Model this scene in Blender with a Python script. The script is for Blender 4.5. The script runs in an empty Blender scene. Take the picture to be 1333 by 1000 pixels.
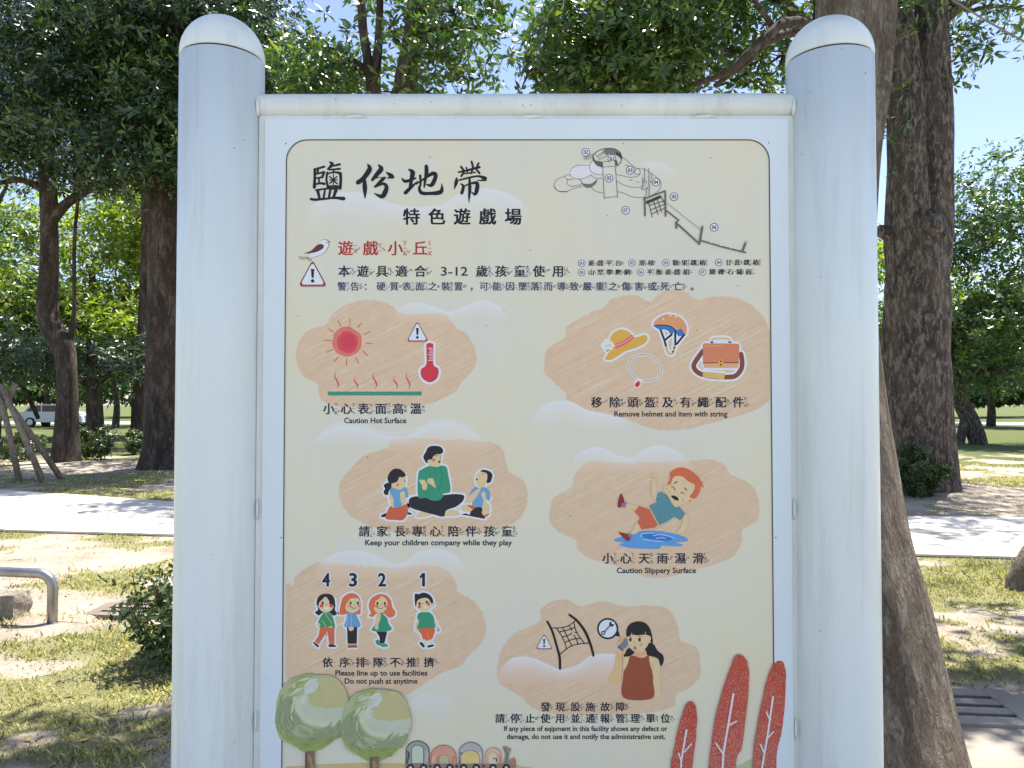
import bpy, bmesh, math, random
import numpy as np
from mathutils import Vector
from mathutils.geometry import tessellate_polygon
random.seed(7); RNG = np.random.default_rng(7)
SC = bpy.context.scene; C = SC.collection
# ---------------------------------------------------------------- camera, sky, sun, exposure
F = 1002.0; PITCH = math.radians(1.5); EYE = 1.5
cam = bpy.data.cameras.new('camera'); cam.sensor_width = 36; cam.lens = 36*F/1333
cam.clip_start = 0.05; cam.clip_end = 3000
co = bpy.data.objects.new('camera', cam); co.location = (0, 0, EYE); co.rotation_euler = (math.pi/2+PITCH, 0, 0)
C.objects.link(co); SC.camera = co
SUN_EL, SUN_AZ = math.radians(69), math.radians(40)          # azimuth from +Y towards +X
w = bpy.data.worlds.new('World'); SC.world = w; w.use_nodes = True
nt = w.node_tree; bg = nt.nodes['Background']
sky = nt.nodes.new('ShaderNodeTexSky'); sky.sky_type = 'NISHITA'; sky.sun_disc = False
sky.sun_elevation = SUN_EL; sky.sun_rotation = SUN_AZ; sky.air_density = 0.9; sky.dust_density = 0.8; sky.ozone_density = 1.0
tn = nt.nodes.new('ShaderNodeMix'); tn.data_type = 'RGBA'; tn.blend_type = 'MULTIPLY'; tn.inputs[0].default_value = 1; tn.inputs[7].default_value = (.99, .945, 1.0, 1)
nt.links.new(sky.outputs[0], tn.inputs[6]); nt.links.new(tn.outputs[2], bg.inputs[0]); bg.inputs[1].default_value = 0.105
sl = bpy.data.lights.new('sun', 'SUN'); sl.energy = 5.0; sl.angle = math.radians(0.55); sl.color = (1.0, 0.95, 0.87)
so = bpy.data.objects.new('sun', sl); C.objects.link(so)
sd = Vector((math.sin(SUN_AZ)*math.cos(SUN_EL), math.cos(SUN_AZ)*math.cos(SUN_EL), math.sin(SUN_EL)))
so.rotation_euler = sd.to_track_quat('Z', 'Y').to_euler(); so.location = (20, 20, 40)
SC.view_settings.view_transform = 'Standard'; SC.view_settings.look = 'None'
SC.view_settings.exposure = 1.32; SC.view_settings.gamma = 1; SC.view_settings.use_curve_mapping = False
SC.render.engine = 'CYCLES'
SC.cycles.max_bounces = 6; SC.cycles.transparent_max_bounces = 24; SC.cycles.diffuse_bounces = 3; SC.cycles.glossy_bounces = 2
LUM = (0.61, 0.765, 0.93)        # light falling on the shaded face of the board, from which ink colours are worked out

# ---------------------------------------------------------------- helpers
CP, SP = math.cos(PITCH), math.sin(PITCH)
def ray(px, py):
    u = (px-666.5)/F; v = (500-py)/F
    return np.array([u, CP - v*SP, SP + v*CP])
def at(px, py, Y):
    d = ray(px, py); t = Y/d[1]
    return np.array([d[0]*t, Y, EYE + d[2]*t])
def gp(px, py):
    d = ray(px, py); t = -EYE/d[2]
    return np.array([d[0]*t, d[1]*t, 0.0])
WL = {}
def link(o, parent=None):
    C.objects.link(o)
    if parent is not None: o.parent = parent
    return o
def tag(o, label=None, cat=None, group=None, kind=None):
    if label: o['label'] = label
    if cat: o['category'] = cat
    if group: o['group'] = group
    if kind: o['kind'] = kind
    return o
def thing(name, loc, label, cat, group=None):
    o = bpy.data.objects.new(name, None); C.objects.link(o); o.location = loc; WL[o.name] = Vector(loc)
    o.empty_display_size = .1
    return tag(o, label, cat, group)
def wl(p):
    s = Vector((0, 0, 0))
    while p is not None:
        s += WL.get(p.name, Vector((0, 0, 0))); p = p.parent
    return s
def mesh(name, verts, faces, mats, parent=None, midx=None, smooth=False):
    """verts in world coordinates; stored relative to the parent's place"""
    off = wl(parent) if parent is not None else Vector((0, 0, 0))
    me = bpy.data.meshes.new(name)
    v = np.asarray(verts, dtype=float).reshape(-1, 3) - np.array(off)
    me.from_pydata(v.tolist(), [], faces)
    for m in (mats if isinstance(mats, (list, tuple)) else [mats]): me.materials.append(m)
    if midx is not None: me.polygons.foreach_set('material_index', midx)
    if smooth: me.polygons.foreach_set('use_smooth', [True]*len(me.polygons))
    me.update()
    o = bpy.data.objects.new(name, me)
    return link(o, parent)
def big(name, V, Fc, mat, parent=None, attr=None):
    """fast path: V (n,3), Fc (m,k) uniform polygons"""
    off = wl(parent) if parent is not None else Vector((0, 0, 0))
    V = np.asarray(V, dtype=np.float32) - np.array(off, dtype=np.float32); Fc = np.asarray(Fc, dtype=np.int32)
    me = bpy.data.meshes.new(name); k = Fc.shape[1]
    me.vertices.add(len(V)); me.vertices.foreach_set('co', V.ravel())
    me.loops.add(Fc.size); me.loops.foreach_set('vertex_index', Fc.ravel())
    me.polygons.add(len(Fc)); me.polygons.foreach_set('loop_start', np.arange(0, Fc.size, k, dtype=np.int32))
    me.polygons.foreach_set('loop_total', np.full(len(Fc), k, dtype=np.int32))
    me.materials.append(mat)
    me.update(calc_edges=True)
    if attr is not None:
        for nm, a in attr.items():
            A = me.attributes.new(nm, 'FLOAT', 'POINT'); A.data.foreach_set('value', np.asarray(a, dtype=np.float32))
    o = bpy.data.objects.new(name, me)
    return link(o, parent)
def box(cx, cy, cz, sx, sy, sz, rz=0.0, bev=0.0):
    """bevelled box -> verts, faces (world)"""
    bm = bmesh.new(); bmesh.ops.create_cube(bm, size=1)
    bmesh.ops.scale(bm, vec=(sx, sy, sz), verts=bm.verts)
    if bev: bmesh.ops.bevel(bm, geom=bm.edges[:], offset=bev, segments=2, affect='EDGES', profile=.6)
    c, s = math.cos(rz), math.sin(rz)
    V = [(v.co.x*c - v.co.y*s + cx, v.co.x*s + v.co.y*c + cy, v.co.z + cz) for v in bm.verts]
    bm.verts.index_update()
    Fc = [[v.index for v in f.verts] for f in bm.faces]; bm.free()
    return V, Fc
def join(*vf):
    V, Fc = [], []
    for v, f in vf:
        n = len(V); V += [tuple(map(float, a)) for a in v]; Fc += [[i+n for i in g] for g in f]
    return V, Fc
def tube(P, R, seg=16, cap=True, lump=0.0, flat=None, seed=0):
    """tube along points P with radii R, optional lumps"""
    P = np.asarray(P, float); n = len(P); r = np.random.default_rng(seed)
    T = np.gradient(P, axis=0); T /= np.linalg.norm(T, axis=1)[:, None]
    ref = np.array([0.13, 1.0, 0.07]) if abs(T[0][2]) > .5 else np.array([0, 0, 1.0])
    V = []; ph = r.uniform(0, 6.28, 8)
    a = np.linspace(0, 2*math.pi, seg, endpoint=False)
    acc = 0
    for i in range(n):
        if i: acc += np.linalg.norm(P[i]-P[i-1])
        x = np.cross(ref, T[i]); x /= np.linalg.norm(x); y = np.cross(T[i], x)
        rr = R[i]*(1 + lump*(.5*np.sin(3*a+ph[0]+acc*.8/(R[i]+.05)*.3) + .35*np.sin(5*a+ph[1]-acc*2.2) + .25*np.sin(8*a+ph[2]+acc*3.1) + .2*math.sin(acc*4+ph[3])))
        V += list(P[i] + np.outer(np.cos(a)*rr, x) + np.outer(np.sin(a)*rr, y))
    Fc = [[i*seg+j, i*seg+(j+1) % seg, (i+1)*seg+(j+1) % seg, (i+1)*seg+j] for i in range(n-1) for j in range(seg)]
    if cap: Fc.append(list(range(seg))[::-1]); Fc.append([(n-1)*seg+j for j in range(seg)])
    return V, Fc
def catmull(P, closed=False, k=6):
    P = [tuple(map(float, p)) for p in P]; n = len(P); D = len(P[0]); out = []
    rng = range(n) if closed else range(n-1)
    for i in rng:
        if closed: a, b, c, d = P[(i-1) % n], P[i], P[(i+1) % n], P[(i+2) % n]
        else: a, b, c, d = P[max(i-1, 0)], P[i], P[i+1], P[min(i+2, n-1)]
        for j in range(k):
            t = j/k
            out.append(tuple(.5*((2*b[q]) + (-a[q]+c[q])*t + (2*a[q]-5*b[q]+4*c[q]-d[q])*t*t + (-a[q]+3*b[q]-3*c[q]+d[q])*t**3) for q in range(D)))
    if not closed: out.append(P[-1])
    return out

# ---------------------------------------------------------------- materials
def mat(name, base, rough=.6, metal=0.0, spec=.5):
    m = bpy.data.materials.new(name); m.use_nodes = True; b = m.node_tree.nodes['Principled BSDF']
    b.inputs['Base Color'].default_value = (*base, 1); b.inputs['Roughness'].default_value = rough
    b.inputs['Metallic'].default_value = metal; b.inputs['Specular IOR Level'].default_value = spec
    return m
class NB:
    def __init__(s, m): s.t = m.node_tree; s.b = s.t.nodes['Principled BSDF']
    def n(s, ty, **kw):
        x = s.t.nodes.new(ty)
        for k, v in kw.items():
            if k.startswith('_'): x.inputs[k[1:].replace('_', ' ')].default_value = v
            else: setattr(x, k, v)
        return x
    def l(s, a, b): s.t.links.new(a, b)
    def noise(s, scale, detail=5, rough=.6, vec=None, dist=0):
        x = s.n('ShaderNodeTexNoise'); x.inputs['Scale'].default_value = scale; x.inputs['Detail'].default_value = detail
        x.inputs['Roughness'].default_value = rough; x.inputs['Distortion'].default_value = dist
        if vec is not None: s.l(vec, x.inputs['Vector'])
        return x.outputs['Fac']
    def pos(s, scale=(1, 1, 1), geo='Object'):
        tc = s.n('ShaderNodeTexCoord'); mp = s.n('ShaderNodeMapping'); mp.inputs['Scale'].default_value = scale
        s.l(tc.outputs[geo], mp.inputs['Vector']); return mp.outputs[0]
    def ramp(s, fac, stops):
        r = s.n('ShaderNodeValToRGB'); e = r.color_ramp.elements
        while len(e) > 2: e.remove(e[-1])
        for i, (p, c) in enumerate(stops):
            el = e[i] if i < 2 else e.new(p)
            el.position = p; el.color = (*c, 1) if isinstance(c, tuple) else (c, c, c, 1)
        s.l(fac, r.inputs[0]); return r.outputs[0]
    def mix(s, fac, a, b, mode='MIX'):
        x = s.n('ShaderNodeMix'); x.data_type = 'RGBA'; x.blend_type = mode
        for i, v in ((0, fac), (6, a), (7, b)):
            if hasattr(v, 'is_output'): s.l(v, x.inputs[i])
            else: x.inputs[i].default_value = v if i == 0 else (*v, 1)
        return x.outputs[2]
    def bump(s, h, strength=.3, dist=.01):
        x = s.n('ShaderNodeBump'); x.inputs['Strength'].default_value = strength; x.inputs['Distance'].default_value = dist
        s.l(h, x.inputs['Height']); s.l(x.outputs[0], s.b.inputs['Normal']); return x
    def col(s, c): s.l(c, s.b.inputs['Base Color'])
def lin(c):
    c = c/255.0
    return c/12.92 if c <= .04045 else ((c+.055)/1.055)**2.4
def ink(rgb):
    return tuple(min(.86, max(.006, lin(v)/l)) for v, l in zip(rgb, LUM))
_pm = {}
def P_(rgb, fade=False):
    key = (tuple(rgb), fade)
    if key in _pm: return _pm[key]
    m = mat('printed_ink', ink(rgb), .5, spec=.35); q = NB(m)
    if fade:
        a = q.n('ShaderNodeAttribute'); a.attribute_name = 'fade'
        q.l(a.outputs['Fac'], q.b.inputs['Alpha'])
    else:
        f = q.noise(55, 4, .6, q.pos())
        q.col(q.mix(1.0, ink(rgb), q.ramp(f, [(.3, .93), (.7, 1.0)]), 'MULTIPLY'))
    _pm[key] = m; return m

def paint_mat(warm=False):
    m = mat('white_paint', (.78, .79, .79), .34); q = NB(m); p = q.pos()
    big_ = q.ramp(q.noise(3.0, 5, .6, q.pos((1, 1, .35))), [(.3, (.715, .75, .685)), (.7, (.795, .84, .775))])
    grime = q.ramp(q.noise(26, 7, .7, q.pos((1, 1, .07)), .2), [(.30, (.84, .825, .79)), (.50, (1, 1, 1))])
    c = q.mix(.75, big_, grime, 'MULTIPLY')
    vo = q.n('ShaderNodeTexVoronoi'); vo.inputs['Scale'].default_value = 26; q.l(p, vo.inputs['Vector'])
    spk = q.ramp(vo.outputs['Distance'], [(.035, 1.0), (.06, 0.0)])
    thin = q.ramp(q.noise(9, 3, .5, p), [(.55, 0.0), (.62, 1.0)])
    c = q.mix(q.mix(1.0, spk, thin, 'MULTIPLY'), c, (.22, .20, .18))
    fine = q.ramp(q.noise(330, 3, .7, p), [(.30, (.72, .70, .66)), (.38, (1, 1, 1))])
    c = q.mix(.6, c, fine, 'MULTIPLY'); q.col(c)
    if warm: q.col(q.mix(1.0, c, q.ramp(q.noise(7, 8, .75, p), [(.3, (.92, .87, .82)), (.6, (1.03, .99, .965))]), 'MULTIPLY'))  # brownish tint paints in warm ground bounce, along with grime speckle
    q.bump(q.noise(60, 5, .7, p), .12, .002)
    return m
def plate_mat():
    m = mat('white_sheet', (.80, .80, .80), .42); q = NB(m); p = q.pos()
    c = q.ramp(q.noise(4, 6, .6, q.pos((1, 1, .3))), [(.3, (.72, .775, .765)), (.7, (.765, .82, .80))])
    fine = q.ramp(q.noise(260, 3, .7, p), [(.28, (.7, .68, .62)), (.36, (1, 1, 1))])
    q.col(q.mix(.5, c, fine, 'MULTIPLY')); return m
def board_mat():
    m = mat('printed_board', ink((192, 199, 193)), .42); q = NB(m)
    a = ink((181, 195, 191)); b = ink((186, 198, 189)); g = ink((189, 199, 174)); wv = ink((182, 199, 205))
    c = q.ramp(q.noise(2.6, 5, .55, q.pos()), [(.3, a), (.5, b), (.72, g)])
    c = q.mix(q.ramp(q.noise(4.4, 4, .5, q.pos((1, 1, .8)), .3), [(.56, 0.0), (.70, .7)]), c, wv)
    st = q.ramp(q.noise(34, 4, .6, q.pos((1, 1, .04))), [(.35, .985), (.65, 1.0)])
    c = q.mix(1.0, c, st, 'MULTIPLY')
    d = q.ramp(q.noise(240, 2, .6, q.pos()), [(.22, (.75, .72, .66)), (.29, (1, 1, 1))])
    q.col(q.mix(.5, c, d, 'MULTIPLY')); return m
def bark_mat(name, c1, c2, c3, sc=1.0):
    m = mat(name, c1, .9, spec=.2); q = NB(m); p = q.pos((1, 1, .35))
    n1 = q.noise(7*sc, 9, .72, p, .5); n2 = q.noise(2.2*sc, 5, .6, q.pos((1, 1, .3)), .8); n3 = q.noise(40*sc, 6, .7, p)
    c = q.mix(q.ramp(n2, [(.38, 0.0), (.6, 1.0)]), c1, c2)
    c = q.mix(q.ramp(n1, [(.48, 0.0), (.60, .85)]), c, c3)
    c = q.mix(.7, c, q.ramp(n3, [(.3, .55), (.65, 1.15)]), 'MULTIPLY'); q.col(c)
    # cracked plates
    dv = q.n('ShaderNodeVectorMath', operation='ADD'); nz = q.n('ShaderNodeTexNoise'); nz.inputs['Scale'].default_value = 5*sc; q.l(p, nz.inputs['Vector'])
    sv = q.n('ShaderNodeVectorMath', operation='SCALE'); sv.inputs['Scale'].default_value = .22/sc; q.l(nz.outputs['Color'], sv.inputs[0]); q.l(p, dv.inputs[0]); q.l(sv.outputs[0], dv.inputs[1])
    vo = q.n('ShaderNodeTexVoronoi'); vo.feature = 'DISTANCE_TO_EDGE'; vo.inputs['Scale'].default_value = 9*sc; q.l(dv.outputs[0], vo.inputs['Vector'])
    cr = q.ramp(vo.outputs['Distance'], [(0.0, 0.0), (.10, 1.0)])
    c = q.mix(.32, c, q.mix(cr, (.45, .42, .40), (1, 1, 1)), 'MULTIPLY'); q.col(c)
    cw = q.n('ShaderNodeMath', operation='MULTIPLY'); q.l(cr, cw.inputs[0]); cw.inputs[1].default_value = .35
    add = q.n('ShaderNodeMath', operation='ADD'); q.l(n1, add.inputs[0]); q.l(n3, add.inputs[1])
    ad2 = q.n('ShaderNodeMath', operation='ADD'); q.l(add.outputs[0], ad2.inputs[0]); q.l(cw.outputs[0], ad2.inputs[1])
    q.bump(ad2.outputs[0], .9, .022); return m
def leaf_mat(name, dark, mid, light, rough=.38, trans=.35, spec=.5):
    m = mat(name, mid, rough, spec=spec); q = NB(m); g = q.n('ShaderNodeNewGeometry')
    c = q.ramp(g.outputs['Random Per Island'], [(0, dark), (.5, mid), (.93, light), (1, (light[0]*1.5, light[1]*1.15, light[2]*.6))])
    big_ = q.noise(.9, 3, .5, q.pos(geo='Object'))
    c = q.mix(.6, c, q.ramp(big_, [(.3, .62), (.7, 1.3)]), 'MULTIPLY'); q.col(c)
    tr = q.n('ShaderNodeBsdfTranslucent'); q.l(q.mix(1.0, c, (1.25, 1.35, .45), 'MULTIPLY'), tr.inputs[0])
    mx = q.n('ShaderNodeMixShader'); mx.inputs[0].default_value = trans
    out = q.t.nodes['Material Output']; q.l(q.b.outputs[0], mx.inputs[1]); q.l(tr.outputs[0], mx.inputs[2]); q.l(mx.outputs[0], out.inputs[0])
    return m
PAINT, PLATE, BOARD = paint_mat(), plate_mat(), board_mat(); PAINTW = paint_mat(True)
SEAM = mat('seam_dark', (.03, .035, .04), .7)  # one dark tone for joints, edge ring, screws and paint chips
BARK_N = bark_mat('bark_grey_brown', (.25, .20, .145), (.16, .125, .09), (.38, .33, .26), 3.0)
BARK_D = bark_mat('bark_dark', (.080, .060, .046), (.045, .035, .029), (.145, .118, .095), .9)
BARK_B = bark_mat('bark_mottled', (.115, .094, .077), (.052, .044, .038), (.27, .24, .205), 2.2)
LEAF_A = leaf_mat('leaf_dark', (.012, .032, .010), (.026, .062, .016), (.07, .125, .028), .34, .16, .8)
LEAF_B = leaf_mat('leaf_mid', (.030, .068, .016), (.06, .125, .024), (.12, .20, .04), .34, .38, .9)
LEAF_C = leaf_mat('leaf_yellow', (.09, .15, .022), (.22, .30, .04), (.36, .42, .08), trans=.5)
LEAF_S = leaf_mat('leaf_shrub', (.03, .055, .02), (.06, .10, .03), (.12, .17, .05), trans=.2)

# ---------------------------------------------------------------- ground and its cover
def vnoise(x, y, s, seed):
    """value noise, numpy"""
    r = np.random.default_rng(seed); T = r.random((256, 256))
    x = x*s + 1000; y = y*s + 1000
    xi = np.floor(x).astype(int); yi = np.floor(y).astype(int); fx = x-xi; fy = y-yi
    fx = fx*fx*(3-2*fx); fy = fy*fy*(3-2*fy)
    g = lambda a, b: T[a % 256, b % 256]
    return (g(xi, yi)*(1-fx)+g(xi+1, yi)*fx)*(1-fy) + (g(xi, yi+1)*(1-fx)+g(xi+1, yi+1)*fx)*fy
def path_near(x): return 8.25-.148*x
def path_far(x): return 10.75-.10*x+.35*np.maximum(0, -x-3.8)-.35*np.maximum(0, -x-14)
def turf(x, y):
    """how grassy the ground is at a place: 0 bare earth, 1 grass"""
    n = .5*vnoise(x, y, .8, 1) + .3*vnoise(x, y, 2.3, 2) + .2*vnoise(x, y, 6.0, 3)
    t = np.clip((n-.50)*5+.55, 0, 1)
    # worn band of earth along the drain
    d = y - (4.75-.33*x); t = t*np.clip(np.abs(d)/.55-.25, 0, 1)
    # shaded earth below the trees past the path
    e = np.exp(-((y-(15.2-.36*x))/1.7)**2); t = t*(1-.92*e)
    far = np.clip((y-20)/4, 0, 1); t = np.maximum(t, far*np.clip(.75+(n-.4)*2, 0, 1))
    return t
def relief(x, y):
    z = .035*(vnoise(x, y, .9, 4)-.5) + .018*(vnoise(x, y, 3.5, 5)-.5)
    near = np.clip((y-2)/1.5, 0, 1)
    inpath = (y > path_near(x)-.5) & (y < path_far(x)+.5)
    mound = .16*np.exp(-(((x-6.9)/2.2)**2+((y-13.4)/1.3)**2)) + .12*np.exp(-(((x+8.4)/4)**2+((y-18.6)/1.5)**2))
    z = np.where((x+2.7)**2+(y-5.7)**2 < .36**2, -.03, z); z = np.where((x > 1.0) & (x < 4.0) & (y > 2.4) & (y < 4.3), -.02, z)
    return np.where(inpath, -.012, z)*near + mound
def ground():
    xs = np.concatenate([np.geomspace(420, 22, 22)*-1, np.arange(-21, -3, .14), np.arange(-3, 3.4, .06), np.arange(3.4, 21, .14), np.geomspace(22, 420, 22)])
    ys = np.concatenate([np.linspace(-200, -4, 14), np.arange(-3, 2, .5), np.arange(2, 7, .05), np.arange(7, 24, .13), np.geomspace(24.5, 900, 45)])
    X, Y = np.meshgrid(xs, ys); Z = relief(X, Y)*(Y < 60)
    nx, ny = len(xs), len(ys); V = np.stack([X, Y, Z], -1).reshape(-1, 3)
    i = np.arange(ny-1)[:, None]*nx + np.arange(nx-1)[None]
    Fc = np.stack([i, i+1, i+nx+1, i+nx], -1).reshape(-1, 4)
    m = mat('earth_and_turf', (.3, .25, .18), .95, spec=.15); q = NB(m); p = q.pos()
    n1 = q.noise(2.2, 8, .65, p); n2 = q.noise(26, 6, .7, p); n3 = q.noise(120, 4, .7, p)
    earth = q.ramp(n1, [(.3, (.34, .275, .21)), (.5, (.48, .40, .31)), (.72, (.58, .50, .40))])
    earth = q.mix(.8, earth, q.ramp(n2, [(.3, .62), (.6, 1.1)]), 'MULTIPLY')
    grass = q.ramp(n2, [(.3, (.17, .175, .07)), (.55, (.30, .285, .135)), (.75, (.44, .39, .22))])
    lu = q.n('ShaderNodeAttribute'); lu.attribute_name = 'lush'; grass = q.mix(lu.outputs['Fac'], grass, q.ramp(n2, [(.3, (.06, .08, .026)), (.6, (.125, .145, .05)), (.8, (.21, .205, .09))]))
    a = q.n('ShaderNodeAttribute'); a.attribute_name = 'turf'
    f = q.n('ShaderNodeMath', operation='ADD'); q.l(a.outputs['Fac'], f.inputs[0]); q.l(n2, f.inputs[1])
    c = q.mix(q.ramp(f.outputs[0], [(.75, 0.0), (1.05, 1.0)]), earth, grass)
    c = q.mix(.6, c, q.ramp(n3, [(.3, .6), (.62, 1.15)]), 'MULTIPLY'); q.col(c)
    ad = q.n('ShaderNodeMath', operation='ADD'); q.l(n2, ad.inputs[0]); q.l(n3, ad.inputs[1])
    q.bump(ad.outputs[0], .9, .02)
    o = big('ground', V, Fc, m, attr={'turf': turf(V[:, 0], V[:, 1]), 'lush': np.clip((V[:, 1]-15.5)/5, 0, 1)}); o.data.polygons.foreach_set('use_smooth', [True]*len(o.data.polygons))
    return tag(o, kind='structure')
ground()
def grass():
    N = 800000
    Y = 2.3*(21/2.3)**RNG.random(N)**.95; X = (RNG.random(N)*2-1)*(.82*Y+.3)
    keep = (np.abs(X/Y+0.0) > .30) | (Y < 2.6)
    t = turf(X, Y); cl = vnoise(X, Y, 9, 11)
    keep &= RNG.random(N) < t*(.3+.9*cl**1.5)
    keep &= ~((Y > path_near(X)-.02) & (Y < path_far(X)+.02))
    X, Y = X[keep], Y[keep]; n = len(X)
    tall = vnoise(X, Y, 1.7, 12); Z = relief(X, Y)
    h = (.006+.020*RNG.random(n)**2.2)*(.5+1.0*tall)*(1+.05*Y); wd = (.0016+.0012*RNG.random(n))*(1+.28*Y)
    a = RNG.random(n)*6.283; b = a+math.pi/2+RNG.normal(0, .5, n); ln = h*(.3+.9*RNG.random(n))
    B = np.stack([X, Y, Z-.003], 1); d = np.stack([np.cos(a)*wd, np.sin(a)*wd, 0*a], 1); lnv = np.stack([np.cos(b)*ln, np.sin(b)*ln, 0*b], 1)
    up = np.stack([0*h, 0*h, h], 1)
    V = np.stack([B-d, B+d, B+lnv*.4+up*.65+d*.6, B+lnv+up], 1).reshape(-1, 3)
    i = np.arange(n)[:, None]*4
    Fc = np.concatenate([i+np.array([0, 1, 2]), i+np.array([0, 2, 3])])
    m = leaf_mat('grass_blade', (.15, .165, .055), (.34, .33, .14), (.56, .50, .29), .6, .3, .3)
    tag(big('grass', V, Fc, m), 'sparse sunlit yellow green grass on bare sandy earth', 'grass', kind='stuff')
    return n
grass()

def fallen_leaves():
    n = 1100; Y = 2.6*(20/2.6)**RNG.random(n); X = (RNG.random(n)*2-1)*(.8*Y); k = np.abs(X/Y) > .3
    X, Y = X[k], Y[k]; n = len(X); V = []; Fc = []
    for x, y in zip(X, Y):
        L = random.uniform(.014, .034); W = L*.36; a = random.random()*6.28; z = float(relief(np.array(x), np.array(y)))+.006
        if path_near(x) < y < path_far(x): z = .03; 
        c, s = math.cos(a), math.sin(a); i = len(V); k1, k2 = random.uniform(0, .012), random.uniform(0, .012)
        for u, v_, zz in ((-L, 0, k1), (-L*.2, W, .004), (L, 0, k2), (-L*.2, -W, .004)):
            V.append((x+u*c-v_*s, y+u*s+v_*c, z+zz))
        Fc.append([i, i+1, i+2, i+3])
    m = mat('dry_leaf', (.2, .12, .05), .8); q = NB(m); g = q.n('ShaderNodeNewGeometry')
    q.col(q.ramp(g.outputs['Random Per Island'], [(0, (.09, .06, .04)), (.5, (.19, .13, .075)), (.9, (.30, .23, .13)), (1, (.55, .36, .07))]))
    tag(mesh('fallen_leaves', V, Fc, m), 'dry brown and yellow leaves scattered over the earth', 'fallen leaves', kind='stuff')
fallen_leaves()
def litter():
    vf = []; r = random.Random(8)
    for _ in range(170):
        y = 2.8*(9/2.8)**r.random(); x = r.choice((-1, 1))*y*r.uniform(.36, .75); z = float(relief(np.array(x), np.array(y)))+.004; a = r.uniform(0, 6.28); L = r.uniform(.03, .12)
        c, s_ = math.cos(a), math.sin(a); vf.append(tube([(x-c*L, y-s_*L, z), (x+s_*L*.2, y-c*L*.2, z+.006), (x+c*L, y+s_*L, z+.002)], [.0016, .002, .001], 4, False))
    v, f = join(*vf); tag(mesh('twig_litter', v, f, BARK_D), 'thin dry twigs lying on the sandy ground', 'twigs', kind='stuff')
    vf = []
    for _ in range(1200):
        y = 2.8*(10/2.8)**r.random(); x = r.choice((-1, 1))*y*r.uniform(.34, .78); z = float(relief(np.array(x), np.array(y))); e = r.uniform(.003, .011)
        P = [(x-e, y, z), (x+e, y, z), (x, y-e*.8, z), (x, y+e*.8, z), (x+e*.2, y, z+e*.7)]
        vf.append((P, [[0, 2, 4], [2, 1, 4], [1, 3, 4], [3, 0, 4]]))
    v, f = join(*vf); tag(mesh('pebbles', v, f, concrete('pebble_stone', (.20, .17, .13), (.40, .35, .28))), 'small pebbles scattered over the bare earth', 'pebbles', kind='stuff')

# ---------------------------------------------------------------- pale path with slabs
def concrete(name, a, b, sc=1.0):
    m = mat(name, a, .85, spec=.25); q = NB(m); p = q.pos()
    n1 = q.noise(1.3*sc, 8, .65, p); n2 = q.noise(38*sc, 5, .7, p); n3 = q.noise(160, 3, .7, p)
    c = q.mix(q.ramp(n1, [(.35, 0.0), (.65, 1.0)]), a, b); c = q.mix(.5, c, q.ramp(n2, [(.3, .72), (.6, 1.05)]), 'MULTIPLY')
    c = q.mix(.4, c, q.ramp(n3, [(.3, .7), (.6, 1.05)]), 'MULTIPLY'); q.col(c); q.bump(n2, .3, .006); return m
PAVE = concrete('pale_paving', (.58, .53, .44), (.70, .655, .57))
BED = concrete('paving_bed', (.30, .27, .22), (.36, .33, .28))
CONC = concrete('worn_concrete', (.22, .19, .155), (.36, .32, .265))
def path():
    xs = [-30, -14, -3.8, 30]
    V = [(x, path_near(x), -.004) for x in xs]+[(x, float(path_far(x)), -.004) for x in xs]
    p0 = tag(mesh('footpath', V, [[i, i+1, i+5, i+4] for i in range(3)], BED), kind='structure')
    L = 1.5
    for k in range(-13, 14):
        a0, a1 = k*L+.006, (k+1)*L-.006
        for r0, r1 in ((0, .13), (.135, .565), (.57, 1.0)):
            f = lambda x, t: path_near(x)+(float(path_far(x))-path_near(x))*t
            pts = [(a0, f(a0, r0)), (a1, f(a1, r0)), (a1, f(a1, r1)), (a0, f(a0, r1))]; z1 = .022+random.uniform(-.004, .004)
            mesh('slab', [(x, y, z) for z in (-.003, z1) for x, y in pts], [[4, 5, 6, 7], [0, 1, 5, 4], [1, 2, 6, 5], [2, 3, 7, 6], [3, 0, 4, 7]], PAVE, p0)
path()
pz = mesh('bounce_paving', [(-14, -22, .004), (14, -22, .004), (14, 1.25, .004), (-14, 1.25, .004)], [[0, 1, 2, 3]], concrete('bounce_paving_grey', (.28, .285, .27), (.36, .365, .35))); tag(pz, kind='structure')  # unseen paving added behind the camera to bounce sunlight onto the sign
litter()
# road far behind, left
r = mesh('road', [(-160, 62, .012), (160, 50, .012), (160, 58, .012), (-160, 72, .012)], [[0, 1, 2, 3]], concrete('road_surface', (.32, .31, .29), (.40, .39, .36), .3)); tag(r, kind='structure')

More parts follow.
